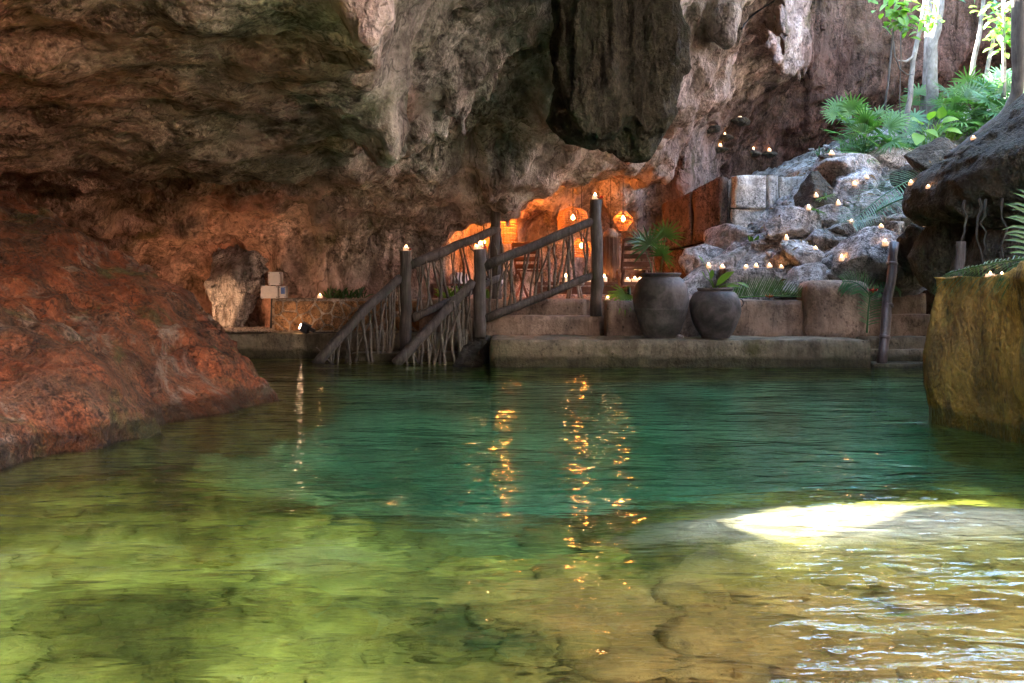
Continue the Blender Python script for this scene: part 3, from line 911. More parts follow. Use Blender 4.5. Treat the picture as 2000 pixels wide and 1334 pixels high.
prism_rock('rock_overhang', [(1880, 445), (1960, 430), (2200, 420), (2200, 640), (1900, 640), (1870, 540)], 10.2, 12.5, M['dark_shaded_rock'], 17.0,
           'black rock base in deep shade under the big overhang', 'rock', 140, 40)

# pale flowstone pillar at the left, lit by the floodlight
def flowstone():
    Yd = 15.1
    rows = [(655, 428, 448), (620, 416, 466), (580, 410, 484), (540, 408, 505), (500, 402, 540), (460, 396, 590), (410, 390, 640)]
    zz = [at(0, r[0], Yd).z for r in rows]; xa = [at(r[1], 0, Yd).x for r in rows]; xb = [at(r[2], 0, Yd).x for r in rows]
    zs = np.linspace(zz[0], zz[-1], 90); seg = 90
    t = np.linspace(0, 2 * np.pi, seg, endpoint=False)
    P = []
    for z in zs:
        x0, x1 = np.interp(z, zz, xa), np.interp(z, zz, xb)
        P.append(np.stack([(x0 + x1) / 2 + (x1 - x0) / 2 * np.cos(t), Yd + 0.25 + 0.28 * np.sin(t), np.full(seg, z)], 1))
    P = np.concatenate(P)
    N = np.stack([np.tile(np.cos(t), 90), np.tile(np.sin(t), 90), np.zeros(len(P))], 1)
    P = P + N * (0.11 * ridged(P * np.array([1, 1, 0.2]), 4.5, 3, 3.0) + 0.07 * fbm(P, 4, 3, 0.6, 5.0))[:, None]
    hgt = np.clip((P[:, 2] - 1.1) / 0.9, 0, 1)
    P[:, 1] += 0.85 * hgt
    i = (np.arange(89)[:, None] * seg + np.arange(seg)[None]); j = (np.arange(89)[:, None] * seg + (np.arange(seg)[None] + 1) % seg)
    M['flow'] = rock_mat('pale_flowstone', [(0.40, 0.31, 0.25), (0.66, 0.56, 0.48), (0.30, 0.22, 0.18)], scale=2.4, stain=(0.14, 0.09, 0.06), stretch=0.3)
    link('flowstone_pillar', make_mesh('flowstone_pillar', P, np.stack([i, j, j + seg, i + seg], -1).reshape(-1, 4)), M['flow'],
         label='pale flowstone pillar lit by the floodlight beside the electrical boxes', cat='rock')
flowstone()

# ------------------------------------------------------------------ masonry: ledges, walls, steps, terrace
def block(name, x0, x1, y0, y1, z0, z1, mat, step=0.10, r=0.025, amp=0.014, parent=None, lump=0.0, **kw):
    me = rough_block(name, (x1 - x0, y1 - y0, z1 - z0), lambda P: P + np.array([x0, y0, z0]), step, r, amp, 3.0, x0 * 3.1 + y0, lump)
    return link(name, me, mat, parent, **kw)

block('ledge', -6.9, -0.30, 14.1, 16.9, -1.9, 0.352, M['ledge'], 0.13, 0.03, 0.02, kind='structure')
block('ledge', -0.28, 4.52, 12.5, 14.45, -1.9, 0.348, M['ledge'], 0.10, 0.035, 0.022, kind='structure')
block('terrace', -3.4, 4.6, 14.62, 19.0, 0.1, 0.822, M['stucco'], 0.16, 0.02, 0.012, kind='structure')
ps = thing('stone_steps', 'broad stucco steps rising to the terrace behind the twig railing', 'steps', (0.5, 14.0, 0.35))
def part_block(par, name, x0, x1, y0, y1, z0, z1, mat, **kw):
    o = block(name, x0, x1, y0, y1, z0, z1, mat, parent=par, **kw)
    o.matrix_parent_inverse = Matrix.Translation(par.location).inverted()
    return o
part_block(ps, 'step', -0.36, 1.30, 13.72, 14.5, 0.30, 0.606, M['stucco'], step=0.08, r=0.02, amp=0.012)
part_block(ps, 'step', -1.35, 1.08, 14.34, 14.75, 0.30, 0.838, M['stucco'], step=0.08, r=0.02, amp=0.014)
pw = thing('water_steps', 'dark stone steps going down into the water between the twig railings', 'steps', (-1.2, 13.4, 0))
part_block(pw, 'step', -2.2, -0.27, 13.55, 14.12, -1.0, 0.11, M['ledge'])
part_block(pw, 'step', -2.2, -0.27, 13.05, 13.57, -1.2, -0.14, M['ledge'])
part_block(pw, 'step', -2.2, -0.27, 12.55, 13.07, -1.5, -0.40, M['ledge'])
pb = thing('side_steps', 'narrow stone steps climbing out of the water beside the ochre pier', 'steps', (4.9, 13, 0))
for (y0, y1, z0, z1) in [(12.45, 12.85, -1.5, 0.052), (12.80, 13.05, -0.5, 0.205), (13.0, 13.4, -0.3, 0.352), (13.34, 13.78, 0.0, 0.64), (13.70, 14.3, 0.2, 0.93)]:
    part_block(pb, 'step', 4.54, 5.7, y0, y1, z0, z1, M['stucco'] if z1 > 0.5 else M['ledge'], step=0.08, r=0.02, amp=0.012)
block('low_wall', 1.26, 3.95, 13.36, 13.72, 0.30, 0.832, M['stucco'], 0.09, 0.03, 0.018, label='long low stucco wall behind the two clay pots', cat='wall')
block('wall_end', 3.90, 4.76, 13.14, 13.76, 0.30, 1.10, M['stucco'], 0.07, 0.13, 0.02, label='rounded stucco wall end with a palm frond laid over it', cat='wall')

# ochre pier on the right
def pier_map(P):
    Q = P.copy()
    t = np.clip((P[:, 1]) / 4.9, 0, 1)
    Q[:, 0] = P[:, 0] + 3.42 - 0.30 * t + 0.10 * np.sin(P[:, 1] * 1.9) * (P[:, 0] < 0.3)
    Q[:, 1] = P[:, 1] + 2.5 + 0.10 * np.sin(P[:, 2] * 2)
    Q[:, 2] = P[:, 2] - 1.4
    low = np.clip((0.9 - Q[:, 2]) / 1.0, 0, 1)
    Q[:, 0] += np.where(P[:, 0] < 0.3, 0.06 * low - 0.10 * np.clip((Q[:, 2] - 0.2) / 0.9, 0, 1), 0)
    return Q
link('ochre_pier', rough_block('ochre_pier', (1.7, 4.9, 2.52), pier_map, 0.06, 0.03, 0.045, 2.4, 4.0, 0.10), M['ochre'],
     label='ochre stained masonry pier rising from the water at the right edge', cat='pier')

# stone-faced wall on the left: separate stones set in pale mortar
M['mortar'] = rock_mat('pale_mortar', [(0.45, 0.33, 0.24), (0.52, 0.40, 0.30)], scale=2, bumpk=0.3, stretch=0.9)
M['facing'] = rock_mat('facing_stone', [(0.33, 0.17, 0.08), (0.42, 0.22, 0.10), (0.36, 0.20, 0.11)], scale=2.5, bumpk=0.4, stretch=0.9, rnd=True, stain=(0.20, 0.11, 0.05))
def clip_poly(poly, nx_, ny_, d):
    out = []
    for i in range(len(poly)):
        a, b = poly[i], poly[(i + 1) % len(poly)]
        sa, sb = a[0] * nx_ + a[1] * ny_ - d, b[0] * nx_ + b[1] * ny_ - d
        if sa <= 0: out.append(a)
        if (sa < 0 < sb) or (sb < 0 < sa):
            t = sa / (sa - sb)
            out.append((a[0] + (b[0] - a[0]) * t, a[1] + (b[1] - a[1]) * t))
    return out
def crazy_stones(par, W, H, n, seed, place, mat, gap=0.012, thick=0.03):
    rg = random.Random(seed)
    pts = []
    tries = 0
    while len(pts) < n and tries < 5000:
        p = (rg.uniform(0, W), rg.uniform(0, H)); tries += 1
        if all((p[0] - q[0]) ** 2 + (p[1] - q[1]) ** 2 > (0.72 * math.sqrt(W * H / n)) ** 2 for q in pts): pts.append(p)
    for p in pts:
        poly = [(0.01, 0.01), (W - 0.01, 0.01), (W - 0.01, H - 0.01), (0.01, H - 0.01)]
        for q in pts:
            if q is p: continue
            dx, dy = q[0] - p[0], q[1] - p[1]
            L = math.hypot(dx, dy); dx /= L; dy /= L
            poly = clip_poly(poly, dx, dy, (p[0] + q[0]) / 2 * dx + (p[1] + q[1]) / 2 * dy - gap)
            if len(poly) < 3: break
        if len(poly) < 3: continue
        cx = sum(a for a, _ in poly) / len(poly); cz = sum(b for _, b in poly) / len(poly)
        # round the outline a little
        rp = []
        for i in range(len(poly)):
            a, b = poly[i], poly[(i + 1) % len(poly)]
            rp += [(a[0] * .82 + b[0] * .18, a[1] * .82 + b[1] * .18), (a[0] * .18 + b[0] * .82, a[1] * .18 + b[1] * .82)]
        k = len(rp)
        th = thick * rg.uniform(0.6, 1.1)
        ring = lambda s, d: [place(cx + (a - cx) * s, cz + (b - cz) * s, d) for a, b in rp]
        m = MB()
        vs = ring(1, -0.01) + ring(1, th * 0.6) + ring(0.86, th) + [place(cx, cz, th * rg.uniform(0.85, 1.2))]
        fs = []
        for r_ in range(2):
            for i in range(k):
                j = (i + 1) % k
                fs.append((r_ * k + i, r_ * k + j, (r_ + 1) * k + j, (r_ + 1) * k + i))
        for i in range(k): fs.append((2 * k + i, 2 * k + (i + 1) % k, 3 * k))
        m.add(vs, fs)
        o = m.build('stone', mat, par, True)
        o.matrix_parent_inverse = Matrix.Translation(par.location).inverted()
sw = thing('stone_wall', 'low wall of orange-brown stones with pale mortar behind the floodlight', 'wall', (-3.5, 14.6, 0.35))
part_block(sw, 'wall_core', -3.52, -0.9, 14.56, 14.95, 0.30, 0.84, M['mortar'], step=0.08, r=0.03, amp=0.012)
crazy_stones(sw, 2.56, 0.45, 44, 3, lambda u, w, d: (-3.48 + u, 14.565 - d, 0.365 + w), M['facing'])

# tall pale masonry wall at the foot of the slope
mw = thing('masonry_wall', 'tall pale masonry wall above the weathered rock with one red shaded side', 'wall', (3.6, 16.5, 1.0))
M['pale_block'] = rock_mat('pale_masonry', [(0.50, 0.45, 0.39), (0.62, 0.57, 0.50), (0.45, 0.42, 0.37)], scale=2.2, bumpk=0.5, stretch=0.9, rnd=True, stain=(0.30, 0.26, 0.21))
M['shaded_block'] = rock_mat('shaded_masonry', [(0.16, 0.10, 0.075), (0.12, 0.08, 0.06), (0.18, 0.115, 0.085)], scale=1.8, bumpk=0.5, stretch=0.7, stain=(0.14, 0.08, 0.05), moss=(0.12, 0.10, 0.04))  # shade on this face of the wall painted as darker brown stone
cA, cB, cC = Vector((2.75, 17.3, 0)), Vector((3.56, 16.3, 0)), Vector((5.15, 16.75, 0))
def wall_face(a, b, rows, mat, zb, zt0, zt1, seed):
    rg = random.Random(seed)
    d = (b - a); L = d.length; d.normalize(); n = Vector((d.y, -d.x, 0))
    if n.y > 0: n = -n
    core = MB()
    z = zb
    for r_, cuts in enumerate(rows):
        x = 0.0
        for c in cuts:
            w = c * L
            def mp(P, x=x, r_=r_):
                u = P[:, 0] + x
                f = u / L
                zt = zt0 + (zt1 - zt0) * f
                z0 = zb + (zt - zb) * r_ / len(rows)
                hgt = (zt - zb) / len(rows)
                w_ = z0 + P[:, 2] * hgt
                return np.stack([a.x + d.x * u + n.x * P[:, 1], a.y + d.y * u + n.y * P[:, 1], w_], 1)
            me = rough_block('stone', (w - 0.02, 0.14 + rg.uniform(0, 0.05), 0.985), mp, 0.07, 0.02, 0.05, 2.5, x + r_ + seed)
            me.flip_normals()
            o = link('stone', me, mat, mw)
            o.matrix_parent_inverse = Matrix.Translation(mw.location).inverted()
            x += w
wall_face(cA, cB, [[1.0], [0.5, 0.5]], M['shaded_block'], 0.8, 2.45, 2.84, 1)
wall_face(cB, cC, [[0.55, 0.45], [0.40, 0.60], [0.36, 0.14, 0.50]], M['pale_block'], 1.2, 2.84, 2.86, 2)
m = MB()
pl = [cA + Vector((0.05, 0.12, 0)), cB + Vector((0.02, 0.16, 0)), cC + Vector((-0.05, 0.14, 0)), Vector((5.0, 18.2, 0)), Vector((3.4, 18.6, 0))]
m.add([(p.x, p.y, 0.8) for p in pl] + [(p.x, p.y, zt) for p, zt in zip(pl, (2.4, 2.79, 2.81, 2.8, 2.5))], [(5, 6, 7, 8, 9)] + [(i, (i + 1) % 5, (i + 1) % 5 + 5, i + 5) for i in range(5)])
o = m.build('wall_core', M['mortar'], mw, False); o.matrix_parent_inverse = Matrix.Translation(mw.location).inverted()

# sloping wall edge and pale slab in front of the rocks
def ramp_map(a, b, wid, zb):
    d = (b - a); d2 = Vector((d.x, d.y, 0)); L = d2.length; d2.normalize(); n = Vector((-d2.y, d2.x, 0))
    def f(P):
        t = P[:, 0] / L
        zt = a.z + (b.z - a.z) * t + 0.05 * np.sin(t * 5)
        return np.stack([a.x + d2.x * P[:, 0] + n.x * P[:, 1], a.y + d2.y * P[:, 0] + n.y * P[:, 1], zb + (zt - zb) * P[:, 2]], 1)
    return L, f
a_, b_ = at(1338, 560, 14.2), at(1470, 470, 15.0)
L_, f_ = ramp_map(a_, b_, 0.3, 0.7)
link('ramp_wall', rough_block('ramp_wall', (L_, 0.28, 1.0), f_, 0.06, 0.06, 0.035, 3.5, 2.0), M['boulder'], label='sloping stone wall edge climbing right from behind the pots', cat='wall')
a_, b_ = at(1466, 472, 15.0), at(1590, 478, 14.75)
L_, f_ = ramp_map(a_, b_, 0.3, 0.9)
link('ramp_wall', rough_block('ramp_wall', (L_, 0.34, 1.0), f_, 0.06, 0.06, 0.035, 3.5, 6.0), M['boulder'], label='dipping pale stone wall edge with two candles above the slab', cat='wall')
block('stone_slab', 3.02, 4.25, 14.15, 14.75, 0.78, 1.28, M['boulder'], 0.07, 0.04, 0.03, label='flat pale stone slab with a row of candles behind the palm frond', cat='slab')
# ------------------------------------------------------------------ materials of the made things and the plants
def wood_mat(name, c1, c2, c3, scale=1.0, rough=0.75, spec=0.3, stretch=(14, 14, 1.0), rnd=True):
    m, nt, b = new_mat(name)
    v = coords(nt, stretch, rnd)
    g = noise(nt, v, 1.6 * scale, 7, 0.65, 1.2)
    v2 = coords(nt, rnd=rnd)
    p = noise(nt, v2, 5.0 * scale, 5, 0.6)
    col = ramp(nt, g, [(0.3, c1), (0.5, c2), (0.72, c3)])
    col = mix(nt, 0.6, col, ramp(nt, p, [(0.35, g3(0.45)), (0.6, g3(1.1))]), 'MULTIPLY')
    nt.links.new(col, b.inputs['Base Color'])
    b.inputs['Roughness'].default_value = rough
    b.inputs['Specular IOR Level'].default_value = spec
    bump(nt, b, [(g, 0.6, 0.012), (p, 0.4, 0.02)])
    return m
M['post'] = wood_mat('weathered_post_wood', (0.035, 0.028, 0.024), (0.085, 0.070, 0.060), (0.16, 0.14, 0.125))
M['twig'] = wood_mat('twig_bark', (0.05, 0.04, 0.03), (0.13, 0.11, 0.085), (0.24, 0.205, 0.165), stretch=(6, 6, 6))
M['wet'] = wood_mat('wet_pole_wood', (0.045, 0.032, 0.035), (0.10, 0.075, 0.075), (0.17, 0.135, 0.13), rough=0.28, spec=0.6)
M['teak'] = wood_mat('reddish_teak', (0.12, 0.055, 0.035), (0.20, 0.095, 0.06), (0.27, 0.14, 0.09), stretch=(1.5, 12, 12), rough=0.55)
M['pale_wood'] = wood_mat('pale_stool_wood', (0.30, 0.23, 0.17), (0.42, 0.34, 0.26), (0.5, 0.42, 0.33), stretch=(4, 4, 4))
M['bark'] = wood_mat('pale_bark', (0.10, 0.085, 0.07), (0.18, 0.165, 0.145), (0.27, 0.255, 0.235), stretch=(5, 5, 2.5), rough=0.85)
M['darkbark'] = wood_mat('dark_bark', (0.03, 0.028, 0.024), (0.06, 0.055, 0.045), (0.11, 0.10, 0.085), stretch=(7, 7, 1.5), rough=0.85)

def clay_mat():
    m, nt, b = new_mat('fired_clay')
    v = coords(nt, rnd=True)
    n1 = noise(nt, v, 3.0, 6, 0.65, 0.3)
    n2 = noise(nt, v, 22, 6, 0.7)
    col = ramp(nt, n1, [(0.33, (0.028, 0.024, 0.022)), (0.46, (0.07, 0.06, 0.056)), (0.57, (0.135, 0.113, 0.108)), (0.68, (0.085, 0.062, 0.05))])
    col = mix(nt, 0.5, col, ramp(nt, n2, [(0.35, g3(0.6)), (0.65, g3(1.2))]), 'MULTIPLY')
    nt.links.new(col, b.inputs['Base Color'])
    b.inputs['Roughness'].default_value = 0.62
    b.inputs['Specular IOR Level'].default_value = 0.35
    bump(nt, b, [(n1, 0.25, 0.05), (n2, 0.25, 0.01)])
    return m
M['clay'] = clay_mat()

def leaf_mat(name, c1, c2, trans=0.45, rough=0.45):
    m = bpy.data.materials.new(name)
    m.use_nodes = True
    nt = m.node_tree
    b = nt.nodes['Principled BSDF']
    out = nt.nodes['Material Output']
    v = coords(nt, (3, 3, 3), True)
    oi = nt.nodes.new('ShaderNodeObjectInfo')
    n1 = noise(nt, v, 1.8, 3, 0.6)
    f = math_(nt, 'ADD', math_(nt, 'MULTIPLY', n1, 0.7), math_(nt, 'MULTIPLY', oi.outputs['Random'], 0.35))
    col = ramp(nt, f, [(0.3, c1), (0.72, c2)])
    nt.links.new(col, b.inputs['Base Color'])
    b.inputs['Roughness'].default_value = rough
    b.inputs['Specular IOR Level'].default_value = 0.45
    tl = nt.nodes.new('ShaderNodeBsdfTranslucent')
    tc = mix(nt, 1.0, col, (1.5, 1.7, 0.7), 'MULTIPLY')
    nt.links.new(tc, tl.inputs['Color'])
    ms = nt.nodes.new('ShaderNodeMixShader')
    ms.inputs['Fac'].default_value = trans
    nt.links.new(b.outputs[0], ms.inputs[1]); nt.links.new(tl.outputs[0], ms.inputs[2])
    nt.links.new(ms.outputs[0], out.inputs['Surface'])
    return m
M['palm'] = leaf_mat('palm_leaf', (0.035, 0.10, 0.028), (0.085, 0.19, 0.035), 0.38)
M['frond'] = leaf_mat('frond_leaf', (0.035, 0.11, 0.055), (0.075, 0.18, 0.07), 0.3, 0.35)
M['lime'] = leaf_mat('lime_leaf', (0.07, 0.16, 0.02), (0.14, 0.26, 0.03), 0.45)
M['deep'] = leaf_mat('deep_leaf', (0.02, 0.055, 0.018), (0.05, 0.11, 0.025), 0.3)

def plain(name, col, rough=0.6, spec=0.4, metal=0.0, var=0.25):
    m, nt, b = new_mat(name)
    n = noise(nt, coords(nt, rnd=True), 18, 5, 0.6)
    c = mix(nt, 1.0, col, ramp(nt, n, [(0.3, g3(1 - var)), (0.7, g3(1 + var))]), 'MULTIPLY')
    nt.links.new(c, b.inputs['Base Color'])
    b.inputs['Roughness'].default_value = rough
    b.inputs['Specular IOR Level'].default_value = spec
    b.inputs['Metallic'].default_value = metal
    return m
def glow(name, col, strength):
    m = bpy.data.materials.new(name)
    m.use_nodes = True
    nt = m.node_tree
    nt.nodes.clear()
    out = nt.nodes.new('ShaderNodeOutputMaterial')
    e = nt.nodes.new('ShaderNodeEmission')
    e.inputs['Color'].default_value = (*col, 1)
    e.inputs['Strength'].default_value = strength
    nt.links.new(e.outputs[0], out.inputs['Surface'])
    return m
EXPO = 2.0 ** -SC.view_settings.exposure
M['flame'] = glow('candle_flame', (1.0, 0.46, 0.15), 210 * EXPO)
M['bulb'] = glow('warm_bulb', (1.0, 0.28, 0.042), 500 * EXPO)
M['bulb_strong'] = glow('warm_strong_bulb', (1.0, 0.26, 0.038), 1000 * EXPO)
M['flood'] = glow('floodlight_face', (1.0, 0.58, 0.33), 95 * EXPO)
M['flood_hidden'] = glow('hidden_floodlight_face', (1.0, 0.58, 0.33), 340 * EXPO)
def wax_mat():
    m, nt, b = new_mat('candle_wax')
    n = noise(nt, coords(nt, rnd=True), 12, 4, 0.6)
    nt.links.new(ramp(nt, n, [(0.3, (0.62, 0.50, 0.38)), (0.7, (0.78, 0.68, 0.55))]), b.inputs['Base Color'])
    b.inputs['Roughness'].default_value = 0.45
    b.inputs['Emission Color'].default_value = (1.0, 0.50, 0.25, 1)
    b.inputs['Emission Strength'].default_value = 1.1 * EXPO  # wax emits a little, in place of flame light shining through it
    return m
M['wax'] = wax_mat()
M['wax'].cycles.emission_sampling = 'NONE'
M['wicker'] = wood_mat('wicker', (0.20, 0.10, 0.04), (0.34, 0.18, 0.08), (0.45, 0.26, 0.12), stretch=(9, 9, 9))
M['fibre'] = wood_mat('dry_fibre', (0.13, 0.07, 0.045), (0.24, 0.14, 0.09), (0.34, 0.21, 0.14), stretch=(20, 20, 1))
M['black'] = plain('black_plastic', (0.02, 0.02, 0.022), 0.45)
M['boxgrey'] = plain('pale_plastic', (0.55, 0.49, 0.44), 0.5, var=0.10)
M['boxblue'] = plain('blue_sticker', (0.08, 0.14, 0.34), 0.5)
M['red'] = plain('red_petal', (0.55, 0.03, 0.03), 0.6)
M['orange'] = plain('orange_petal', (0.62, 0.16, 0.02), 0.6)
M['gravel'] = rock_mat('gravel', [(0.42, 0.30, 0.22), (0.55, 0.42, 0.33), (0.36, 0.25, 0.18)], scale=4, bumpk=0.3, stretch=1)
M['wire'] = plain('iron_ring', (0.05, 0.045, 0.045), 0.5, metal=0.6)

def child(par, mb, name, mat, smooth_shade=True, **kw):
    """mesh given in place coordinates, parented to a thing"""
    o = mb.build(name, mat, par, smooth_shade, **kw)
    base = par
    T = Matrix.Identity(4)
    while base is not None:
        T = base.matrix_basis @ T if base.type == 'EMPTY' else T
        base = base.parent
    o.matrix_parent_inverse = Matrix.Translation(_root_loc(par)).inverted()
    return o
def _root_loc(o):
    while o.parent is not None: o = o.parent
    return o.location

# ------------------------------------------------------------------ twig railings
def wobble(a, b, n, amp, rg):
    a, b = Vector(a), Vector(b)
    out = []
    for i in range(n + 1):
        t = i / n
        p = a.lerp(b, t)
        k = amp * math.sin(math.pi * t) if 0 < i < n else 0
        out.append(p + Vector((rg.uniform(-1, 1) * k, rg.uniform(-1, 1) * k * 0.7, rg.uniform(-1, 1) * k * 0.5)))
    return out

def log_(par, name, pts, r0, r1, mat, seg=12, rg=random):
    m = MB()
    n = len(pts)
    rad = [(r0 + (r1 - r0) * i / (n - 1)) * rg.uniform(0.92, 1.08) for i in range(n)]
    m.tube(pts, rad, seg, True, 0.05)
    return child(par, m, name, mat)

def railing(name, label, seed, foot, lowtop, upA, upB, botA, botB, posts, low_ground, bend):
    rg = random.Random(seed)
    t = thing(name, label, 'railing', (foot[0], foot[1], 0))
    for (p, ztop, zbot, r) in posts:
        log_(t, 'post', [Vector((p[0] + rg.uniform(-.012, .012), p[1], zbot + (ztop - zbot) * k / 7)) for k in range(8)], r * 1.04, r * 0.95, M['post'], 14, rg)
    f, lt = Vector(foot), Vector(lowtop)
    mid = f.lerp(lt, 0.5) + Vector(bend)
    lowpts = [f.lerp(mid, k / 5) if k <= 5 else mid.lerp(lt, (k - 5) / 5) for k in range(11)]
    lowpts = [p.lerp((lowpts[max(0, i - 1)] + lowpts[min(10, i + 1)]) / 2, 0.5) + Vector((0, 0, rg.uniform(-.008, .008))) for i, p in enumerate(lowpts)]
    log_(t, 'handrail', lowpts, 0.070, 0.062, M['post'], 12, rg)
    hi = wobble(upA, upB, 8, 0.02, rg)
    log_(t, 'handrail', hi, 0.068, 0.058, M['post'], 12, rg)
    lo_ = wobble(botA, botB, 7, 0.02, rg)
    log_(t, 'bottom_rail', lo_, 0.06, 0.05, M['post'], 12, rg)
    def curve(pts, s):
        x = s * (len(pts) - 1); i = min(int(x), len(pts) - 2)
        return Vector(pts[i]).lerp(Vector(pts[i + 1]), x - i)
    def twig(a, b, r, fork=False):
        m = MB()
        K = wobble(a, b, 4, 0.035, rg); P = [K[min(3, i * 4 // 7)].lerp(K[min(3, i * 4 // 7) + 1], i * 4 / 7 - min(3, i * 4 // 7)) for i in range(8)]
        m.tube(P, [r * (1.1 - 0.35 * i / 7) for i in range(8)], 6, True, 0.1)
        if fork:
            j = rg.choice((2, 3, 4))
            e = Vector(b) + Vector((rg.uniform(-.22, .22), rg.uniform(-.1, .1), rg.uniform(-.03, .02)))
            m.tube([P[j]] + wobble(P[j].lerp(e, 0.25) , e, 4, 0.02, rg), [r * 0.8, r * .75, r * .7, r * .65, r * .6, r * .6], 6, True, 0.1)
        child(t, m, 'twig', M['twig'])
    # upper bay: from the bottom rail to the handrail
    n = 17
    for k in range(n):
        s = (k + 0.5 + rg.uniform(-.3, .3)) / n
        a = curve(lo_, s); b = curve(hi, min(1, max(0, s + rg.uniform(-.10, .10))))
        twig(a, b, rg.uniform(0.014, 0.024), rg.random() < 0.4)
    # lower bay: from the steps under water to the handrail
    n = 15
    for k in range(n):
        s = 0.12 + 0.86 * (k + 0.5 + rg.uniform(-.3, .3)) / n
        b = curve(lowpts, s)
        if b.z < 0.08: continue
        a = Vector((b.x + rg.uniform(-.12, .12), b.y + rg.uniform(-.05, .05), low_ground))
        twig(a, b, rg.uniform(0.015, 0.026), rg.random() < 0.45)
    return t
A_, B_ = at(937, 655, 13.5), at(1165, 612, 13.85)
C_, D_ = at(793, 655, 13.8), at(968, 590, 14.55)
railing('twig_railing', 'twig railing nearer the pots, its log handrail climbing right to the tallest post', 21,
        (at(768, 716, 12.95)), at(928, 548, 13.5), at(945, 520, 13.5), at(1158, 432, 13.85), at(948, 622, 13.5), at(1158, 538, 13.85),
        [(A_, at(0, 487, 13.5).z, 0.33, 0.088), (B_, at(0, 390, 13.85).z, 0.58, 0.083)], -0.30, (0.02, 0, 0.03))
railing('twig_railing', 'twig railing nearer the stone wall with a bowed dark log handrail', 22,
        (at(612, 718, 13.2)), at(786, 538, 13.8), at(802, 518, 13.8), at(975, 446, 14.55), at(805, 622, 13.8), at(988, 536, 14.55),
        [(C_, at(0, 490, 13.8).z, 0.05, 0.08), (D_, at(0, 408, 14.55).z, 0.80, 0.08)], -0.30, (0.06, 0, 0.13))
# dark stringer stone beside the nearer railing
def str_map(P):
    Q = P + np.array([-0.66, 12.95, -1.2])
    k = np.clip((13.55 - Q[:, 1]) / 0.6, 0, 1)
    Q[:, 2] = np.where(P[:, 2] > 0.8, Q[:, 2] - 0.40 * k, Q[:, 2])
    Q[:, 0] += -0.12 * k * np.clip(1 - (Q[:, 2] / 0.35), 0, 1)
    return Q
link('stringer', rough_block('stringer', (0.38, 1.2, 1.545), str_map, 0.07, 0.03, 0.015), M['dark_shaded_rock'], label='dark sloping stone stringer at the foot of the nearer twig railing', cat='stringer')

# ------------------------------------------------------------------ clay pots
def pot(label, px0, Yd, base_z, prof, seg, handle=False):
    c = at(px0, 600, Yd)
    t = thing('clay_pot', label, 'pot', (c.x, c.y, base_z), 0, 'clay pots on the ledge')
    def uneven(me, s):
        co = np.empty(len(me.vertices) * 3, dtype=np.float32); me.vertices.foreach_get('co', co); co = co.reshape(-1, 3)
        d = 0.010 * fbm(co, 4, 3, 0.5, s)
        co[:, :2] *= (1 + d / 0.3)[:, None]
        me.vertices.foreach_set('co', co.ravel()); me.update()
    def sm(pr, n=6):
        P = [Vector((a, b)) for a, b in pr]; out = []
        for i in range(len(P) - 1):
            p0, p1, p2, p3 = P[max(0, i - 1)], P[i], P[i + 1], P[min(len(P) - 1, i + 2)]
            for k in range(n):
                u = k / n
                out.append(0.5 * ((2 * p1) + (p2 - p0) * u + (2 * p0 - 5 * p1 + 4 * p2 - p3) * u * u + (3 * p1 - p0 - 3 * p2 + p3) * u ** 3))
        out.append(P[-1])
        return [(max(0.001, a), b) for a, b in out]
    body, rim = prof
    m = MB(); m.lathe(sm(body), seg); me = m.mesh('body'); uneven(me, px0); bd = link('body', me, M['clay'], t)
    m = MB(); m.lathe(sm(rim, 4), seg); me = m.mesh('rim'); uneven(me, px0); link('rim', me, M['clay'], t)
    if handle:
        m = MB()
        m.tube([(0.315 + 0.035 * math.sin(a), -0.05, 0.50 - 0.05 + 0.05 * math.cos(a)) for a in [math.pi * k / 8 for k in range(9)]], 0.006, 8)
        m.build('ring_handle', M['wire'], bd)
    return t
pot('taller clay pot with a wide dark rim, left of the pair on the ledge', 1291, 12.9, 0.352,
    ([(0.001, 0.0), (0.19, 0.0), (0.21, 0.02), (0.27, 0.14), (0.325, 0.30), (0.348, 0.37), (0.345, 0.385), (0.358, 0.46), (0.358, 0.56), (0.33, 0.68), (0.27, 0.765), (0.235, 0.79)],
     [(0.235, 0.785), (0.245, 0.80), (0.262, 0.825), (0.258, 0.838), (0.232, 0.836), (0.215, 0.80), (0.26, 0.70), (0.30, 0.5)]), 64)
pot('shorter round clay pot holding broad green leaves, right of the pair', 1397, 12.85, 0.352,
    ([(0.001, 0.0), (0.165, 0.0), (0.185, 0.02), (0.255, 0.13), (0.31, 0.27), (0.328, 0.38), (0.318, 0.48), (0.27, 0.575), (0.215, 0.605)],
     [(0.215, 0.60), (0.222, 0.615), (0.232, 0.632), (0.228, 0.645), (0.205, 0.64), (0.195, 0.60), (0.24, 0.5)]), 64, True)
o = link('pebble', chunk_mesh('pebble', (0.04, 0.035, 0.03), 8, 3, 8), M['boulder'], label='small grey stone between the feet of the two clay pots', cat='stone')
o.location = (at(1328, 656, 12.75).x, 12.75, 0.37)

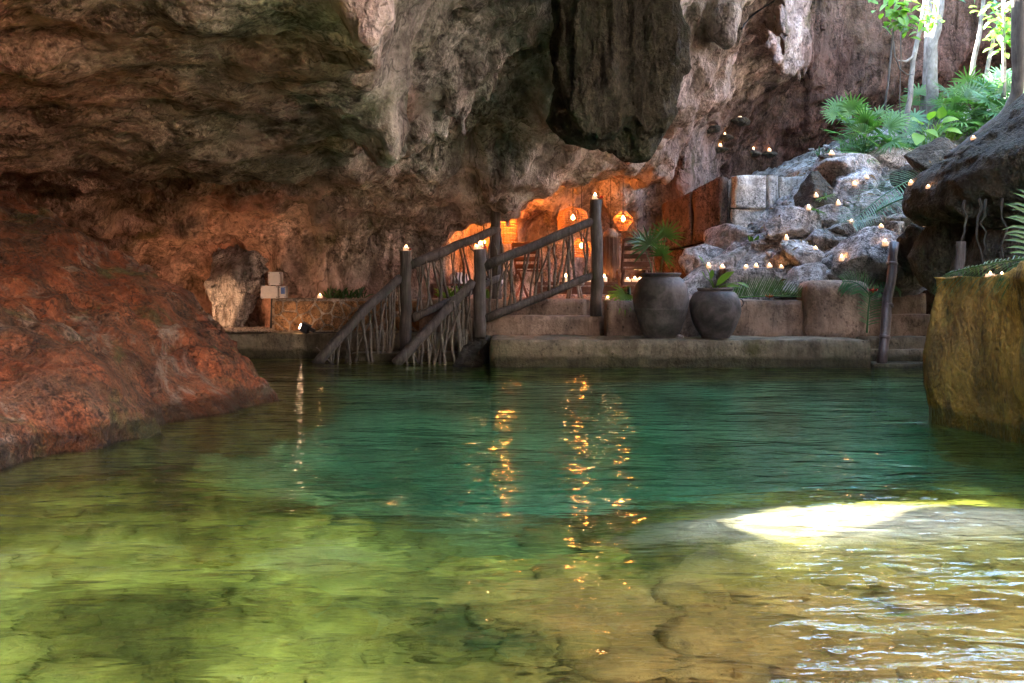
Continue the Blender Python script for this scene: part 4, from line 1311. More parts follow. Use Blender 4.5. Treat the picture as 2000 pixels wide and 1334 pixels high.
# ------------------------------------------------------------------ poles by the side steps
def pole(label, a, b, r, mat, bands):
    a, b = Vector(a), Vector(b)
    rg = random.Random(int(r * 1e4))
    t = thing('wooden_pole', label, 'pole', tuple(a))
    log_(t, 'shaft', wobble(a, b, 9, 0.015, rg), r * 1.05, r * 0.95, mat, 14, rg)
    for s in bands:
        m = MB(); c = a.lerp(b, s); d = (b - a).normalized()
        m.tube([c - d * 0.03, c - d * 0.015, c + d * 0.015, c + d * 0.03], [r * .9, r * 1.14, r * 1.16, r * .9], 14, True, 0.06)
        child(t, m, 'knot', mat)
pole('tall wet wooden pole leaning over the side steps', at(1722, 712, 12.6), at(1747, 474, 12.9), 0.062, M['wet'], (0.22, 0.48, 0.82))
pole('short grey wooden post behind the ochre pier', at(1870, 600, 9.4), at(1877, 472, 9.4), 0.045, M['post'], (0.55,))

# ------------------------------------------------------------------ electrical boxes and the floodlight
def bevel_box(c, s, b=0.008):
    bm = bmesh.new()
    bmesh.ops.create_cube(bm, size=1.0)
    for v in bm.verts: v.co = Vector((v.co.x * s[0], v.co.y * s[1], v.co.z * s[2])) + Vector(c)
    bmesh.ops.bevel(bm, geom=bm.edges[:], offset=b, segments=2, affect='EDGES')
    me = bpy.data.meshes.new('box'); bm.to_mesh(me); bm.free()
    return me
EY = 15.0
def ebox(label, x0, y0, x1, y1, blue=False):
    a, b = at(x0, y0, EY), at(x1, y1, EY)
    w, hgt = b.x - a.x, a.z - b.z
    t = thing('electrical_box', label, 'box', ((a.x + b.x) / 2, EY, b.z), 0, 'electrical boxes on the rock wall')
    link('housing', bevel_box((0, 0.09, hgt / 2), (w, 0.16, hgt)), M['boxgrey'], t)
    lid = link('lid', bevel_box((0, 0.0, hgt / 2), (w * 0.97, 0.022, hgt * 0.97), 0.005), M['boxgrey'], t)
    for sx in (-1, 1):
        for sz in (0.1, 0.9):
            m = MB(); m.tube([(sx * w * 0.42, -0.016, hgt * sz), (sx * w * 0.42, -0.008, hgt * sz)], 0.007, 8); m.build('screw', M['wire'], lid)
    if blue:
        link('sticker', bevel_box((0.01, -0.013, hgt * 0.62), (w * 0.6, 0.004, hgt * 0.55), 0.001), M['boxblue'], lid)
ebox('square pale electrical box, topmost of the cluster', 524, 531, 548, 557)
ebox('wide pale electrical box in the middle of the cluster', 509, 558, 543, 583)
ebox('small electrical box with a blue sticker', 545, 559, 558, 582, True)
ebox('tiny pale switch box low on the conduit', 533, 614, 543, 630)
m = MB()
for k, x_ in enumerate((531, 536)):
    m.tube([at(x_, 556, EY + 0.14), at(x_, 600, EY + 0.14), at(x_ - 2 + k, 640, EY + 0.13), at(x_ - 3, 653, EY + 0.12)], 0.018, 8)
m.build('conduit', M['black'], label='black cable conduit running down from the electrical boxes', cat='conduit')
fl = thing('floodlight', 'small black floodlight shining left along the ledge by the stone wall', 'floodlight', (at(594, 651, 14.22).x, 14.22, 0.352))
fl.rotation_euler = (0, 0, 0)
rot = Matrix.Rotation(math.radians(24), 3, 'Y')
m = MB(); m.box((0.02, 0, 0.075), (0.11, 0.16, 0.12), rot); hs = m.build('housing', M['black'], fl, False)
m = MB(); m.box((0.11, 0, 0.05), (0.10, 0.05, 0.05), rot); m.build('bracket', M['black'], fl, False)
m = MB(); m.box((-0.048, 0, 0.098), (0.012, 0.09, 0.07), rot); m.build('lit_face', M['flood'], hs, False)
m = MB(); m.tube([(0.12, 0, 0.02), (0.2, 0.02, 0.008), (0.35, 0.05, 0.008), (0.5, 0.03, 0.008)], 0.008, 6); m.build('cable', M['black'], fl)
fl.rotation_euler = (0, 0, math.radians(-4))
fl = thing('floodlight', 'second floodlight low behind the red-brown mound lighting the flowstone pillar', 'floodlight', (-4.60, 14.35, 0.352), math.radians(250))
m = MB(); m.box((0.02, 0, 0.075), (0.11, 0.16, 0.12), rot); hs = m.build('housing', M['black'], fl, False)
m = MB(); m.box((0.11, 0, 0.05), (0.10, 0.05, 0.05), rot); m.build('bracket', M['black'], fl, False)
m = MB(); m.box((-0.048, 0, 0.098), (0.012, 0.14, 0.10), rot); m.build('lit_face', M['flood_hidden'], hs, False)
# gravel on the ledge
g = MB(); rg = random.Random(4)
tri = [(0, 0, 1), (1, 0, -.2), (-.5, .86, -.2), (-.5, -.86, -.2)]
for k in range(2600):
    x, y = rg.uniform(-5.4, -3.45), rg.uniform(14.2, 15.6)
    s = rg.uniform(0.012, 0.03); a = rg.uniform(0, 6.28)
    oc = [(1, 0, 0), (0, 1, 0), (-1, 0, 0), (0, -1, 0), (0, 0, .8), (0, 0, -.6)]
    pts = []
    for p in oc:
        q = (p[0] * math.cos(a) - p[1] * math.sin(a), p[0] * math.sin(a) + p[1] * math.cos(a), p[2])
        pts.append((x + q[0] * s * rg.uniform(.7, 1.2), y + q[1] * s * rg.uniform(.7, 1.2), 0.365 + q[2] * s + rg.uniform(0, .02)))
    g.add(pts, [(0, 1, 4), (1, 2, 4), (2, 3, 4), (3, 0, 4), (1, 0, 5), (2, 1, 5), (3, 2, 5), (0, 3, 5)])
g.build('gravel', M['gravel'], smooth_shade=False, kind='stuff')
# ------------------------------------------------------------------ hanging lamps
def ring(m, c, r, th, seg=24, wob=0.0):
    pts = [(c[0] + r * math.cos(2 * math.pi * k / seg), c[1] + r * math.sin(2 * math.pi * k / seg), c[2] + random.uniform(-wob, wob)) for k in range(seg + 1)]
    m.tube(pts, th, 5, False)
def lamp(label, px0, py_top, py_bot, Yd, prof, rings, ribs, cord_to, mat_bulb=None, bulb_f=0.35, bulb_r=0.035, th=0.006):
    top, bot = at(px0, py_top, Yd), at(px0, py_bot, Yd)
    H = top.z - bot.z
    t = thing('pendant_lamp', label, 'lamp', (top.x, Yd, bot.z), 0, 'woven lamps hanging in the alcove')
    def R(f):
        ks = [p[0] for p in prof]
        return float(np.interp(f, ks, [p[1] for p in prof]))
    m = MB()
    for k in range(rings):
        f = k / (rings - 1)
        ring(m, (0, 0, f * H), R(f), th, 28, th * 0.4)
    for k in range(ribs):
        a = 2 * math.pi * k / ribs
        m.tube([(R(f) * math.cos(a) , R(f) * math.sin(a), f * H) for f in [i / 10 for i in range(11)]], th * 0.8, 5)
    m.build('shade', M['wicker'], t)
    m = MB(); m.tube([(0, 0, H * 0.98), (0, 0, H * 1.05), (0, 0, cord_to - bot.z)], [0.012, 0.006, 0.006], 6); m.build('cord', M['black'], t)
    if mat_bulb:
        m = MB(); m.tube([(0, 0, H * (1 - bulb_f) + bulb_r * 1.6), (0, 0, H)], 0.012, 8); so = m.build('socket', M['black'], t)
        m = MB(); m.lathe([(0.001, -bulb_r), (bulb_r, -bulb_r * .2), (bulb_r * .7, bulb_r * .7), (0.001, bulb_r * 1.6)], 7, (0, 0, H * (1 - bulb_f)))
        m.build('bulb', mat_bulb, so)
    return t
lamp('brightest tall woven drum lamp glowing yellow behind the twig railing', 987, 392, 474, 16.4, [(0, 0.20), (0.5, 0.185), (1, 0.14)], 17, 22, 3.0, M['bulb_strong'], 0.24, 0.085, 0.008)
lamp('wide basket lamp with a domed top left of the tallest railing post', 1119, 404, 452, 16.2, [(0, 0.245), (0.55, 0.25), (0.8, 0.22), (1, 0.06)], 13, 26, 3.1, M['bulb'], 0.45, 0.035, 0.006)
lamp('diamond-shaped ribbed lamp hanging right of the tallest post', 1217, 410, 450, 15.8, [(0, 0.07), (0.1, 0.075), (0.55, 0.165), (1, 0.03)], 5, 24, 3.0, M['bulb'], 0.45, 0.035, 0.005)
lamp('low round lamp half hidden behind the candle-topped middle post', 944, 460, 494, 15.9, [(0, 0.13), (0.5, 0.15), (1, 0.09)], 10, 20, 3.0, M['bulb'], 0.4, 0.035, 0.005)
lamp('low round lamp seen through the twigs beside the tallest post', 1136, 466, 502, 16.6, [(0, 0.13), (0.5, 0.17), (1, 0.08)], 9, 20, 3.0, M['bulb'], 0.4, 0.035, 0.005)
# unlit fringe lamp
top = at(1193, 446, 15.6)
t = thing('fringe_lamp', 'unlit lamp of long brown hanging fibres right of the tallest post', 'lamp', (top.x, 15.6, at(0, 545, 15.6).z))
Hh = top.z - t.location.z
m = MB(); m.lathe([(0.005, Hh), (0.05, Hh - 0.01), (0.10, Hh - 0.06), (0.125, Hh - 0.14), (0.12, Hh - 0.15)], 20); m.build('cap', M['fibre'], t)
m = MB(); rg = random.Random(9)
for k in range(190):
    a = rg.uniform(0, 6.283); r = rg.uniform(0.09, 0.13)
    z1 = rg.uniform(0.0, 0.14)
    m.tube([(r * math.cos(a), r * math.sin(a), Hh - 0.12), (r * 1.03 * math.cos(a), r * 1.03 * math.sin(a), Hh * 0.5), (r * rg.uniform(.95, 1.15) * math.cos(a + rg.uniform(-.1, .1)), r * 1.05 * math.sin(a), z1)], 0.004, 4, False)
m.build('fringe', M['fibre'], t, kind='stuff')
m = MB(); m.tube([(0, 0, Hh), (0, 0, 3.0 - t.location.z)], 0.006, 6); m.build('cord', M['black'], t)

# ------------------------------------------------------------------ furniture on the terrace
TZ = 0.826
def chair(label, x, y, rz, sc=1.0):
    t = thing('folding_chair', label, 'chair', (x, y, TZ), rz, 'slatted wooden chairs on the terrace')
    def bar(a, b, r, name):
        m = MB(); m.tube([a, b], r, 4); return m.build(name, M['teak'], t, False)
    def slat(c, s, name, rx=0.0):
        m = MB(); m.box((0, 0, 0), s, None); o = m.build(name, M['teak'], t, False); o.location = c; o.rotation_euler = (rx, 0, 0)
    w = 0.44 * sc
    for sx in (-1, 1):
        bar((sx * w / 2, -0.20, 0.0), (sx * w / 2, 0.24, 0.42), 0.022, 'leg')
        bar((sx * (w / 2 - 0.03), 0.26, 0.0), (sx * (w / 2 - 0.03), -0.14, 0.44), 0.022, 'leg')
        bar((sx * w / 2, -0.13, 0.40), (sx * w / 2, -0.32, 0.88), 0.022, 'back_post')
    for k in range(5): slat((0, -0.12 + 0.09 * k, 0.45), (w, 0.075, 0.018), 'seat_slat')
    for k in range(4):
        f = 0.25 + 0.24 * k
        slat((0, -0.13 - 0.19 * f - 0.02, 0.40 + 0.48 * f), (w * 0.98, 0.018, 0.075), 'back_slat', 0.38)
    return t
chair('slatted wooden folding chair seen from behind, left of the taller pot', at(1240, 0, 14.75).x, 14.75, math.radians(4))
chair('slatted wooden folding chair seen through the twigs of the nearer railing', at(1040, 0, 16.2).x, 16.2, math.radians(-24))
def table(label, x0, x1, y0, y1, ztop, name='table'):
    t = thing(name, label, 'table', ((x0 + x1) / 2, (y0 + y1) / 2, TZ))
    w, d, h_ = (x1 - x0), (y1 - y0), ztop - TZ
    for k in range(4):
        m = MB(); m.box((0, -d / 2 + d * (k + .5) / 4, h_ - 0.025), (w, d / 4 - 0.008, 0.05)); m.build('plank', M['teak'], t, False)
    for sx in (-1, 1):
        for sy in (-1, 1):
            m = MB(); m.box((sx * (w / 2 - .07), sy * (d / 2 - .07), (h_ - 0.05) / 2), (0.08, 0.08, h_ - 0.052)); m.build('leg', M['teak'], t, False)
    m = MB(); m.box((0, -d / 2 + 0.08, (h_ - 0.05) * 0.62), (w - 0.24, 0.03, (h_ - 0.06) * 0.55)); m.build('apron', M['teak'], t, False)
    return t
table('long low reddish wooden table lined with candles behind the tallest post', 0.35, 2.75, 15.2, 15.9, 1.09)
st = thing('stool', 'small pale wooden stool with splayed legs in front of the low table', 'stool', (at(1122, 0, 14.85).x, 14.85, TZ))
m = MB(); m.lathe([(0.001, 0.26), (0.13, 0.26), (0.15, 0.245), (0.15, 0.225), (0.13, 0.21), (0.001, 0.21)], 24); m.build('seat', M['pale_wood'], st)
for k in range(4):
    a = 0.5 + math.pi / 2 * k
    m = MB(); m.tube([(0.08 * math.cos(a), 0.08 * math.sin(a), 0.22), (0.14 * math.cos(a), 0.14 * math.sin(a), 0.0)], [0.02, 0.017], 8); m.build('leg', M['pale_wood'], st)
def zebra():
    m, nt, b = new_mat('striped_fabric')
    w = nt.nodes.new('ShaderNodeTexWave'); w.inputs['Scale'].default_value = 5.5; w.inputs['Distortion'].default_value = 5.0; w.inputs['Detail'].default_value = 1.5
    nt.links.new(coords(nt), w.inputs['Vector'])
    nt.links.new(ramp(nt, w.outputs['Fac'], [(0.42, (0.06, 0.055, 0.07)), (0.55, (0.74, 0.72, 0.76))]), b.inputs['Base Color'])
    b.inputs['Roughness'].default_value = 0.9
    return m
M['zebra'] = zebra()
bn = thing('bench', 'dark wooden bench behind the farther twig railing', 'bench', (at(905, 0, 15.5).x, 15.5, TZ))
for k in range(3):
    m = MB(); m.box((0, -0.16 + 0.16 * k, 0.22), (1.0, 0.14, 0.035)); m.build('plank', M['teak'], bn, False)
for sx in (-1, 1):
    m = MB(); m.box((sx * 0.42, 0, 0.10), (0.06, 0.40, 0.20)); m.build('leg', M['teak'], bn, False)
def cushion(label, px0, py0, Yd, w, h_, rz):
    V, Fq = _ICO[4]
    P = np.sign(V) * np.abs(V) ** 0.6 * np.array([w / 2, 0.07, h_ / 2])
    me = make_mesh('cushion', P, Fq)
    o = link('cushion', me, M['zebra'], label=label, cat='cushion', group='striped cushions on the bench')
    o.location = at(px0, py0, Yd); o.rotation_euler = (math.radians(-14), 0, rz)
cushion('black and white striped cushion at the left end of the bench', 897, 548, 15.5, 0.30, 0.26, 0.25)
cushion('black and white striped cushion behind the farther tall post', 966, 549, 15.5, 0.26, 0.22, -0.2)

# ------------------------------------------------------------------ candles: found resting places by looking for the surface under them
bpy.context.view_layer.update()
DG = bpy.context.evaluated_depsgraph_get()
def ray(o_, d_):
    ok, loc, nor, idx, ob, _ = SC.ray_cast(DG, o_, d_)
    return (loc, nor, ob) if ok else (None, None, None)
def rest(px0, py0, inset=0.05, search=0.35):
    """point on top of whatever stands at that pixel"""
    e = Vector((0, 0, CAM_H)); d = (at(px0, py0, 10.0) - e).normalized()
    loc, nor, ob = ray(e, d)
    if loc is None: return None
    p = loc + Vector((d.x, d.y, 0)).normalized() * inset
    l2, n2, o2 = ray(p + Vector((0, 0, search)), Vector((0, 0, -1)))
    if l2 is not None and abs(l2.z - loc.z) < search * 0.8: return l2
    return loc
def candle_proto():
    t = thing('candle', 'x', 'candle', (0, 0, -50), 0, 'lit candles')
    m = MB(); m.lathe([(0.001, 0.0), (0.040, 0.0), (0.042, 0.01), (0.041, 0.048), (0.036, 0.054), (0.028, 0.049), (0.001, 0.046)], 14); wx = m.build('wax', M['wax'], t)
    m = MB(); m.tube([(0, 0, 0.045), (0.001, 0, 0.062)], 0.002, 5); m.build('wick', M['black'], wx)
    m = MB(); m.lathe([(0.001, 0.052), (0.016, 0.064), (0.001, 0.092)], 5); m.build('flame', M['flame'], wx)
    return t
CANDLE = candle_proto()
CANDLE_PARTS = [o for o in bpy.data.objects if o.parent is CANDLE]
_first = [True]
def candle(loc, label, s=1.0):
    if _first[0]:
        r = CANDLE; _first[0] = False
    else:
        r = CANDLE.copy(); COL.objects.link(r)
        for ch in CANDLE_PARTS:
            c = ch.copy(); COL.objects.link(c); c.parent = r
            for sub in ch.children:
                d = sub.copy(); COL.objects.link(d); d.parent = c
                if sub.name.startswith('flame'):
                    k = random.uniform(0.65, 1.0); d.scale = (k, k, k); d.location = (0, 0, 0.05 * (1 - k))
    r.location = loc; r.scale = (s, s, s * random.uniform(0.7, 1.25)); r.rotation_euler = (0, 0, random.uniform(0, 6))
    r['label'] = label
    return r
def flower(loc, label, mat, s=0.05, rz=0.0):
    t = thing('flower', label, 'flower', loc, rz)
    for k in range(5):
        a = 2 * math.pi * k / 5
        m = MB()
        pts = []
        for i in range(5):
            f = i / 4; w = math.sin(math.pi * min(1, f * 0.85 + 0.08)) * 0.45
            for sgn in (-1, 0, 1):
                r_ = f * s
                x, y = r_, sgn * w * s
                z = s * (0.25 + 0.5 * f * f) + (0.08 * s if sgn == 0 else 0.0)
                pts.append((x * math.cos(a) - y * math.sin(a), x * math.sin(a) + y * math.cos(a), z))
        m.add(pts, [(i * 3 + j, i * 3 + j + 1, (i + 1) * 3 + j + 1, (i + 1) * 3 + j) for i in range(4) for j in range(2)])
        m.build('petal', mat, t)
    m = MB(); m.tube([(0, 0, 0), (0, 0, s * .6), (s * .1, 0, s * 1.1)], [s * .12, s * .10, s * .05], 6); m.build('pistil', M['orange'], t)
    return t
ztop = {'A': at(0, 487, 13.5).z, 'B': at(0, 390, 13.85).z, 'C': at(0, 490, 13.8).z, 'D': at(0, 408, 14.55).z}
candle((A_.x + 0.005, A_.y + 0.01, ztop['A']), 'bigger candle on the middle railing post nearest the pots', 1.1)
candle((A_.x - 0.05, A_.y - 0.03, ztop['A']), 'smaller candle at the left edge of the middle railing post', 0.7)
candle((B_.x - 0.02, B_.y, ztop['B']), 'candle on top of the tallest railing post', 0.95)
candle((C_.x, C_.y, ztop['C']), 'candle on the dark left post of the farther railing', 1.0)
candle((D_.x - 0.01, D_.y, ztop['D']), 'candle on the upper post of the farther railing by the yellow lamp', 0.95)
flower((A_.x + 0.06, A_.y - 0.02, ztop['A']), 'red flower beside the candles on the middle railing post', M['red'], 0.05)
flower((B_.x + 0.05, B_.y - 0.03, ztop['B']), 'red flower beside the candle on the tallest post', M['red'], 0.06)
flower((C_.x + 0.05, C_.y - 0.03, ztop['C']), 'red flower beside the candle on the dark left post', M['red'], 0.045)
flower((D_.x + 0.05, D_.y - 0.03, ztop['D']), 'red flower beside the candle on the upper farther post', M['red'], 0.045)
candle((at(625, 0, 14.75).x, 14.75, 0.845), 'lone candle on top of the stone-faced wall', 0.9)
for px0, lab in ((1105, 'candle on the low table left of the stool top'), (1152, 'candle on the low table just left of the tallest post'), (1180, 'candle on the low table just right of the tallest post'),
                 (1226, 'left candle seen through the folding chair back'), (1240, 'middle candle seen through the folding chair back'), (1250, 'right candle seen through the folding chair back')):
    candle((at(px0, 0, 15.4).x, 15.4, 1.092), lab, 1.15)
candle((at(1187, 0, 13.5).x, 13.52, 0.835), 'small candle on the low wall at the foot of the tallest post', 0.7)
SPOTS = [(1693, 357, 'candle on the upper slope above the frond'), (1669, 393, 'candle behind the left end of the blue-green frond'), (1779, 368, 'candle half hidden in the blue-green frond'),
         (1813, 389, 'candle against the dark root right of the frond'), (1637, 413, 'candle on the pitted boulder below the seedling'), (1579, 437, 'candle left of the lower palm seedling'),
         (1663, 441, 'candle at the tip of the blue-green frond'), (1721, 452, 'candle on the boulder above the wet pole'), (1808, 443, 'candle on the right end of the boulder slope'),
         (1536, 470, 'candle making the boulder beside it glow orange'), (1524, 484, 'candle on the dipping stone wall edge'), (1593, 490, 'candle in the niche of the upright boulder'),
         (1644, 519, 'candle left of the largest boulder'), (1729, 492, 'candle just left of the top of the wet pole'), (1503, 527, 'candle on the slab left of the small reddish stone'),
         (1526, 529, 'candle on the slab in front of the small reddish stone'), (1477, 527, 'candle in the middle of the pale slab'), (1457, 536, 'candle at the front edge of the pale slab'),
         (1384, 538, 'candle behind the leaves of the shorter pot'), (1411, 525, 'candle at the left end of the pale slab'), (1901, 275, 'candle on the big root at the upper right'),
         (1594, 401, 'candle at the base of the upper palm seedling')]
for px0, py0, lab in SPOTS:
    p = rest(px0, py0)
    if p is not None: candle(p - Vector((0, 0, 0.004)), lab, random.uniform(0.68, 0.98))
WALLSPOTS = [(1444, 232, 'left candle of the highest pair on the far wall'), (1452, 234, 'right candle of the highest pair on the far wall'), (1394, 248, 'candle on the far wall nearest the hanging rock'),
             (1415, 263, 'faint candle in the middle of the far wall group'), (1406, 287, 'lowest left candle on the far wall above the masonry wall'), (1471, 293, 'faint candle left of the orange glow on the far wall'),
             (1502, 296, 'candle with an orange glow round it on the far wall'), (1623, 302, 'candle with an orange glow beside the fan palms')]
for i, (px0, py0, lab) in enumerate(WALLSPOTS):
    e = Vector((0, 0, CAM_H)); d = (at(px0, py0, 10.0) - e).normalized()
    loc, nor, ob = ray(e, d)
    if loc is None: continue
    k = link('rock_ledge', chunk_mesh('rock_ledge', (0.16, 0.14, 0.06), 500 + i, 3, 9), M['dark_shaded_rock'], label='small rock ledge under the ' + lab.replace('candle', 'flame', 1), cat='rock')
    k.location = loc + Vector((0, 0.02, -0.055))
    candle(loc + Vector((0, -0.03, -0.01)), lab, 1.0 if 'faint' not in lab else 0.6)
for px0, lab in ((1512, 'left candle of the pair behind the top of the masonry wall'), (1535, 'right candle of the pair behind the top of the masonry wall')):
    candle((at(px0, 0, 17.6).x, 17.6, 2.80), lab, 1.6)
candle((at(1343, 0, 15.0).x, 15.0, 0.83), 'candle hidden behind the taller pot under the mossy rock', 0.9)
candle((at(1352, 0, 14.9).x, 14.95, 0.83), 'candle under the mossy rock right of the taller pot', 0.8)
# candles on the ochre pier
candle((at(1934, 0, 6.9).x, 6.9, 1.06), 'orange flame behind the fronds on the ochre pier, the taller one', 0.75)
candle((at(1957, 0, 6.7).x, 6.7, 1.06), 'orange flame behind the fronds on the ochre pier, the shorter one', 0.55)
# ------------------------------------------------------------------ plants
def strip(m, P, W, up):
    """leaf blade along points P, half widths W, slightly folded along the midrib"""
    n = len(P)
    vs = []
    for i in range(n):
        d = (P[min(i + 1, n - 1)] - P[max(i - 1, 0)])
        if d.length < 1e-9: d = Vector((0, 0, 1))
        d.normalize()
        s = d.cross(up)
        if s.length < 1e-5: s = d.cross(Vector((1, 0.2, 0)))
        s.normalize(); nn = s.cross(d)
        vs += [P[i] - s * W[i] + nn * W[i] * 0.35, P[i], P[i] + s * W[i] + nn * W[i] * 0.35]
    m.add(vs, [(i * 3 + j, i * 3 + j + 1, (i + 1) * 3 + j + 1, (i + 1) * 3 + j) for i in range(n - 1) for j in range(2)])

def fan_leaf(base, tip, size, rg, n=15, spread=3.9, stem_r=0.007):
    """one fan palm leaf: stalk and pleated fingers"""
    m = MB()
    b, t = Vector(base), Vector(tip)
    mid = b.lerp(t, 0.5) + Vector((0, 0, 0.12 * (t - b).length))
    m.tube([b, b.lerp(mid, 0.5), mid, mid.lerp(t, 0.5), t], [stem_r, stem_r, stem_r * .9, stem_r * .8, stem_r * .7], 5)
    f = (t - mid).normalized()
    out = Vector((t.x - b.x, t.y - b.y, 0))
    if out.length < 1e-4: out = Vector((rg.uniform(-1, 1), rg.uniform(-1, 1), 0))
    nrm = (Vector((0, -0.35, 0.9)) + Vector((rg.uniform(-.6, .6), rg.uniform(-.6, .3), 0)) + out.normalized() * 0.3).normalized()
    nrm = (nrm - f * nrm.dot(f)).normalized()
    s = f.cross(nrm)
    for k in range(n):
        a = spread * ((k + 0.5) / n - 0.5)
        d = f * math.cos(a) + s * math.sin(a)
        L = size * (0.78 + 0.25 * math.cos(a * 0.8)) * rg.uniform(0.9, 1.08)
        dr = rg.uniform(0.10, 0.30)
        P = [t + d * (L * u) + Vector((0, 0, -dr * L * u * u)) + nrm * (0.10 * L * u) for u in (0.02, 0.3, 0.6, 0.85, 1.0)]
        w = size * 0.045
        strip(m, P, [w * .4, w, w * .9, w * .5, w * .04], nrm)
    return m

def fan_palm(name, label, base, leaves, mat, seed, size=0.36, group=None, cat='palm'):
    rg = random.Random(seed)
    t = thing(name, label, cat, base, 0, group)
    m = MB(); m.tube([(base[0], base[1], base[2] - 0.1), (base[0], base[1], base[2] + 0.12)], [0.035, 0.025], 7); child(t, m, 'stem', M['deep'])
    extra = []
    if len(leaves) > 8:
        for k in range(len(leaves)):
            a, b = Vector(rg.choice(leaves)), Vector(rg.choice(leaves))
            extra.append(tuple(a.lerp(b, rg.random()) + Vector((rg.uniform(-.15, .15), rg.uniform(-.3, .2), rg.uniform(-.2, .15)))))
    for tip in list(leaves) + extra:
        m = fan_leaf(Vector(base) + Vector((rg.uniform(-.04, .04), rg.uniform(-.04, .04), 0.05)), tip, size * rg.uniform(0.8, 1.15), rg, rg.choice((13, 15, 17)))
        child(t, m, 'leaf', mat)
    return t

def frond(label, pts, side_len, mat, seed, n=34, up=(0, 0, 1), sides=(1, -1), droop=0.25, width=0.007, group='palm fronds laid on stone', lean=0.5):
    """feather palm frond: rachis through pts with leaflets on each side"""
    rg = random.Random(seed)
    P = [Vector(p) for p in pts]
    t = thing('palm_frond', label, 'palm frond', tuple(P[0]), 0, group)
    def C(s):
        x = s * (len(P) - 1); i = min(int(x), len(P) - 2); u = x - i
        p0, p1, p2, p3 = P[max(0, i - 1)], P[i], P[i + 1], P[min(len(P) - 1, i + 2)]
        return 0.5 * ((2 * p1) + (p2 - p0) * u + (2 * p0 - 5 * p1 + 4 * p2 - p3) * u * u + (3 * p1 - p0 - 3 * p2 + p3) * u ** 3)
    m = MB(); m.tube([C(k / 16) for k in range(17)], [0.012 * (1 - 0.8 * k / 16) + 0.002 for k in range(17)], 6); child(t, m, 'rachis', mat)
    U = Vector(up)
    for sd in sides:
        m = MB()
        for k in range(n):
            s = 0.10 + 0.89 * (k + rg.uniform(-.2, .2)) / n
            s = min(max(s, 0.02), 1)
            p = C(s); d = (C(min(1, s + 0.02)) - C(max(0, s - 0.02))).normalized()
            sv = d.cross(U).normalized() * sd
            L = side_len * (math.sin(math.pi * (0.12 + 0.80 * s)) ** 0.7) * rg.uniform(0.9, 1.1)
            dr = droop * rg.uniform(0.7, 1.3)
            dir_ = (sv * 1.0 + d * (0.55 + 0.5 * s) * lean * 1.6 + U * 0.25).normalized()
            Q = [p + dir_ * (L * u) + Vector((0, 0, -dr * L * u * u)) for u in (0, 0.35, 0.7, 1.0)]
            strip(m, Q, [width * .6, width, width * .75, width * .05], U)
        child(t, m, 'leaflets', mat, kind='stuff')
    return t

def blade(m, a, d, L, W, up, droop=0.2):
    a = Vector(a); d = Vector(d).normalized()
    P = [a + d * (L * u) + Vector((0, 0, -droop * L * u * u)) for u in (0, 0.2, 0.45, 0.7, 0.9, 1)]
    strip(m, P, [W * .15, W * .8, W, W * .75, W * .3, W * .02], Vector(up))

def broad_plant(label, base, leaves, mat, seed, cat='plant'):
    """leaves: (tip point of the stalk, blade direction, length, half width)"""
    rg = random.Random(seed)
    t = thing('broad_leaf_plant', label, cat, base)
    for tip, d, L, W in leaves:
        tip = Vector(tip); b = Vector(base)
        m = MB()
        m.tube([b, b.lerp(tip, 0.5) + Vector((0, 0, 0.04)), tip], [0.007, 0.006, 0.004], 5)
        blade(m, tip, d, L, W, (0.1, -0.6, 0.8))
        child(t, m, 'leaf', mat)
    return t

def ground(x, y, dz=0.0): return (x, y, slope_z(x, y) + dz)

# fan palms at the top of the slope
def tips(spec): return [tuple(at(a, b, c)) for a, b, c in spec]
rg = random.Random(31)
base = at(1688, 305, 17.0)
fan_palm('fan_palm', 'dense bright fan palm at the left top of the slope, under the thin vine', tuple(base),
         tips([(1650, 235, 16.8), (1665, 215, 17.1), (1640, 262, 16.6), (1690, 240, 16.7), (1715, 225, 17.2), (1735, 250, 16.8), (1700, 270, 16.4), (1655, 280, 16.5), (1720, 275, 16.6), (1745, 235, 17.3),
               (1675, 255, 17.3), (1640, 215, 17.2), (1688, 220, 17.5), (1735, 280, 16.5), (1668, 285, 16.4)]), M['palm'], 1, 0.38)
base = at(1905, 240, 18.2)
fan_palm('fan_palm', 'dense bright fan palm at the upper right beside the dark trunk', tuple(base),
         tips([(1850, 180, 18), (1870, 200, 17.8), (1890, 160, 18.2), (1915, 180, 17.8), (1940, 165, 18.3), (1960, 185, 18), (1935, 205, 17.7), (1875, 225, 17.6), (1955, 215, 17.8), (1905, 205, 17.5), (1980, 165, 18.4),
               (1840, 205, 18.2), (1925, 228, 17.5), (1890, 185, 18.5)]), M['palm'], 2, 0.42)
base = at(1800, 265, 18.6)
fan_palm('fan_palm', 'fan palm behind the pale trunk between the two dense palms', tuple(base), tips([(1780, 205, 18.6), (1795, 185, 18.9), (1830, 200, 18.4), (1825, 225, 18.3), (1850, 215, 18.8)]), M['palm'], 3, 0.36)
base = at(1745, 290, 17.5)
fan_palm('fan_palm', 'low spreading fan palm between the left palm and the broad-leaf plant', tuple(base), tips([(1725, 262, 17.2), (1750, 250, 17.5), (1770, 262, 17.2), (1740, 278, 17.0), (1765, 282, 17.0), (1785, 272, 17.4), (1715, 285, 17.0), (1755, 232, 17.8), (1775, 240, 17.9)]), M['frond'], 13, 0.36)
base = at(1870, 262, 17.6)
fan_palm('fan_palm', 'pale green fan palm right of the broad-leaf plant, in front of the right palm', tuple(base), tips([(1850, 225, 17.3), (1872, 215, 17.5), (1895, 222, 17.2), (1912, 232, 17.3), (1880, 240, 17.0), (1860, 248, 17.0), (1905, 248, 17.0), (1930, 235, 17.4), (1890, 200, 17.8)]), M['palm'], 14, 0.38)
base = at(1968, 238, 17.4)
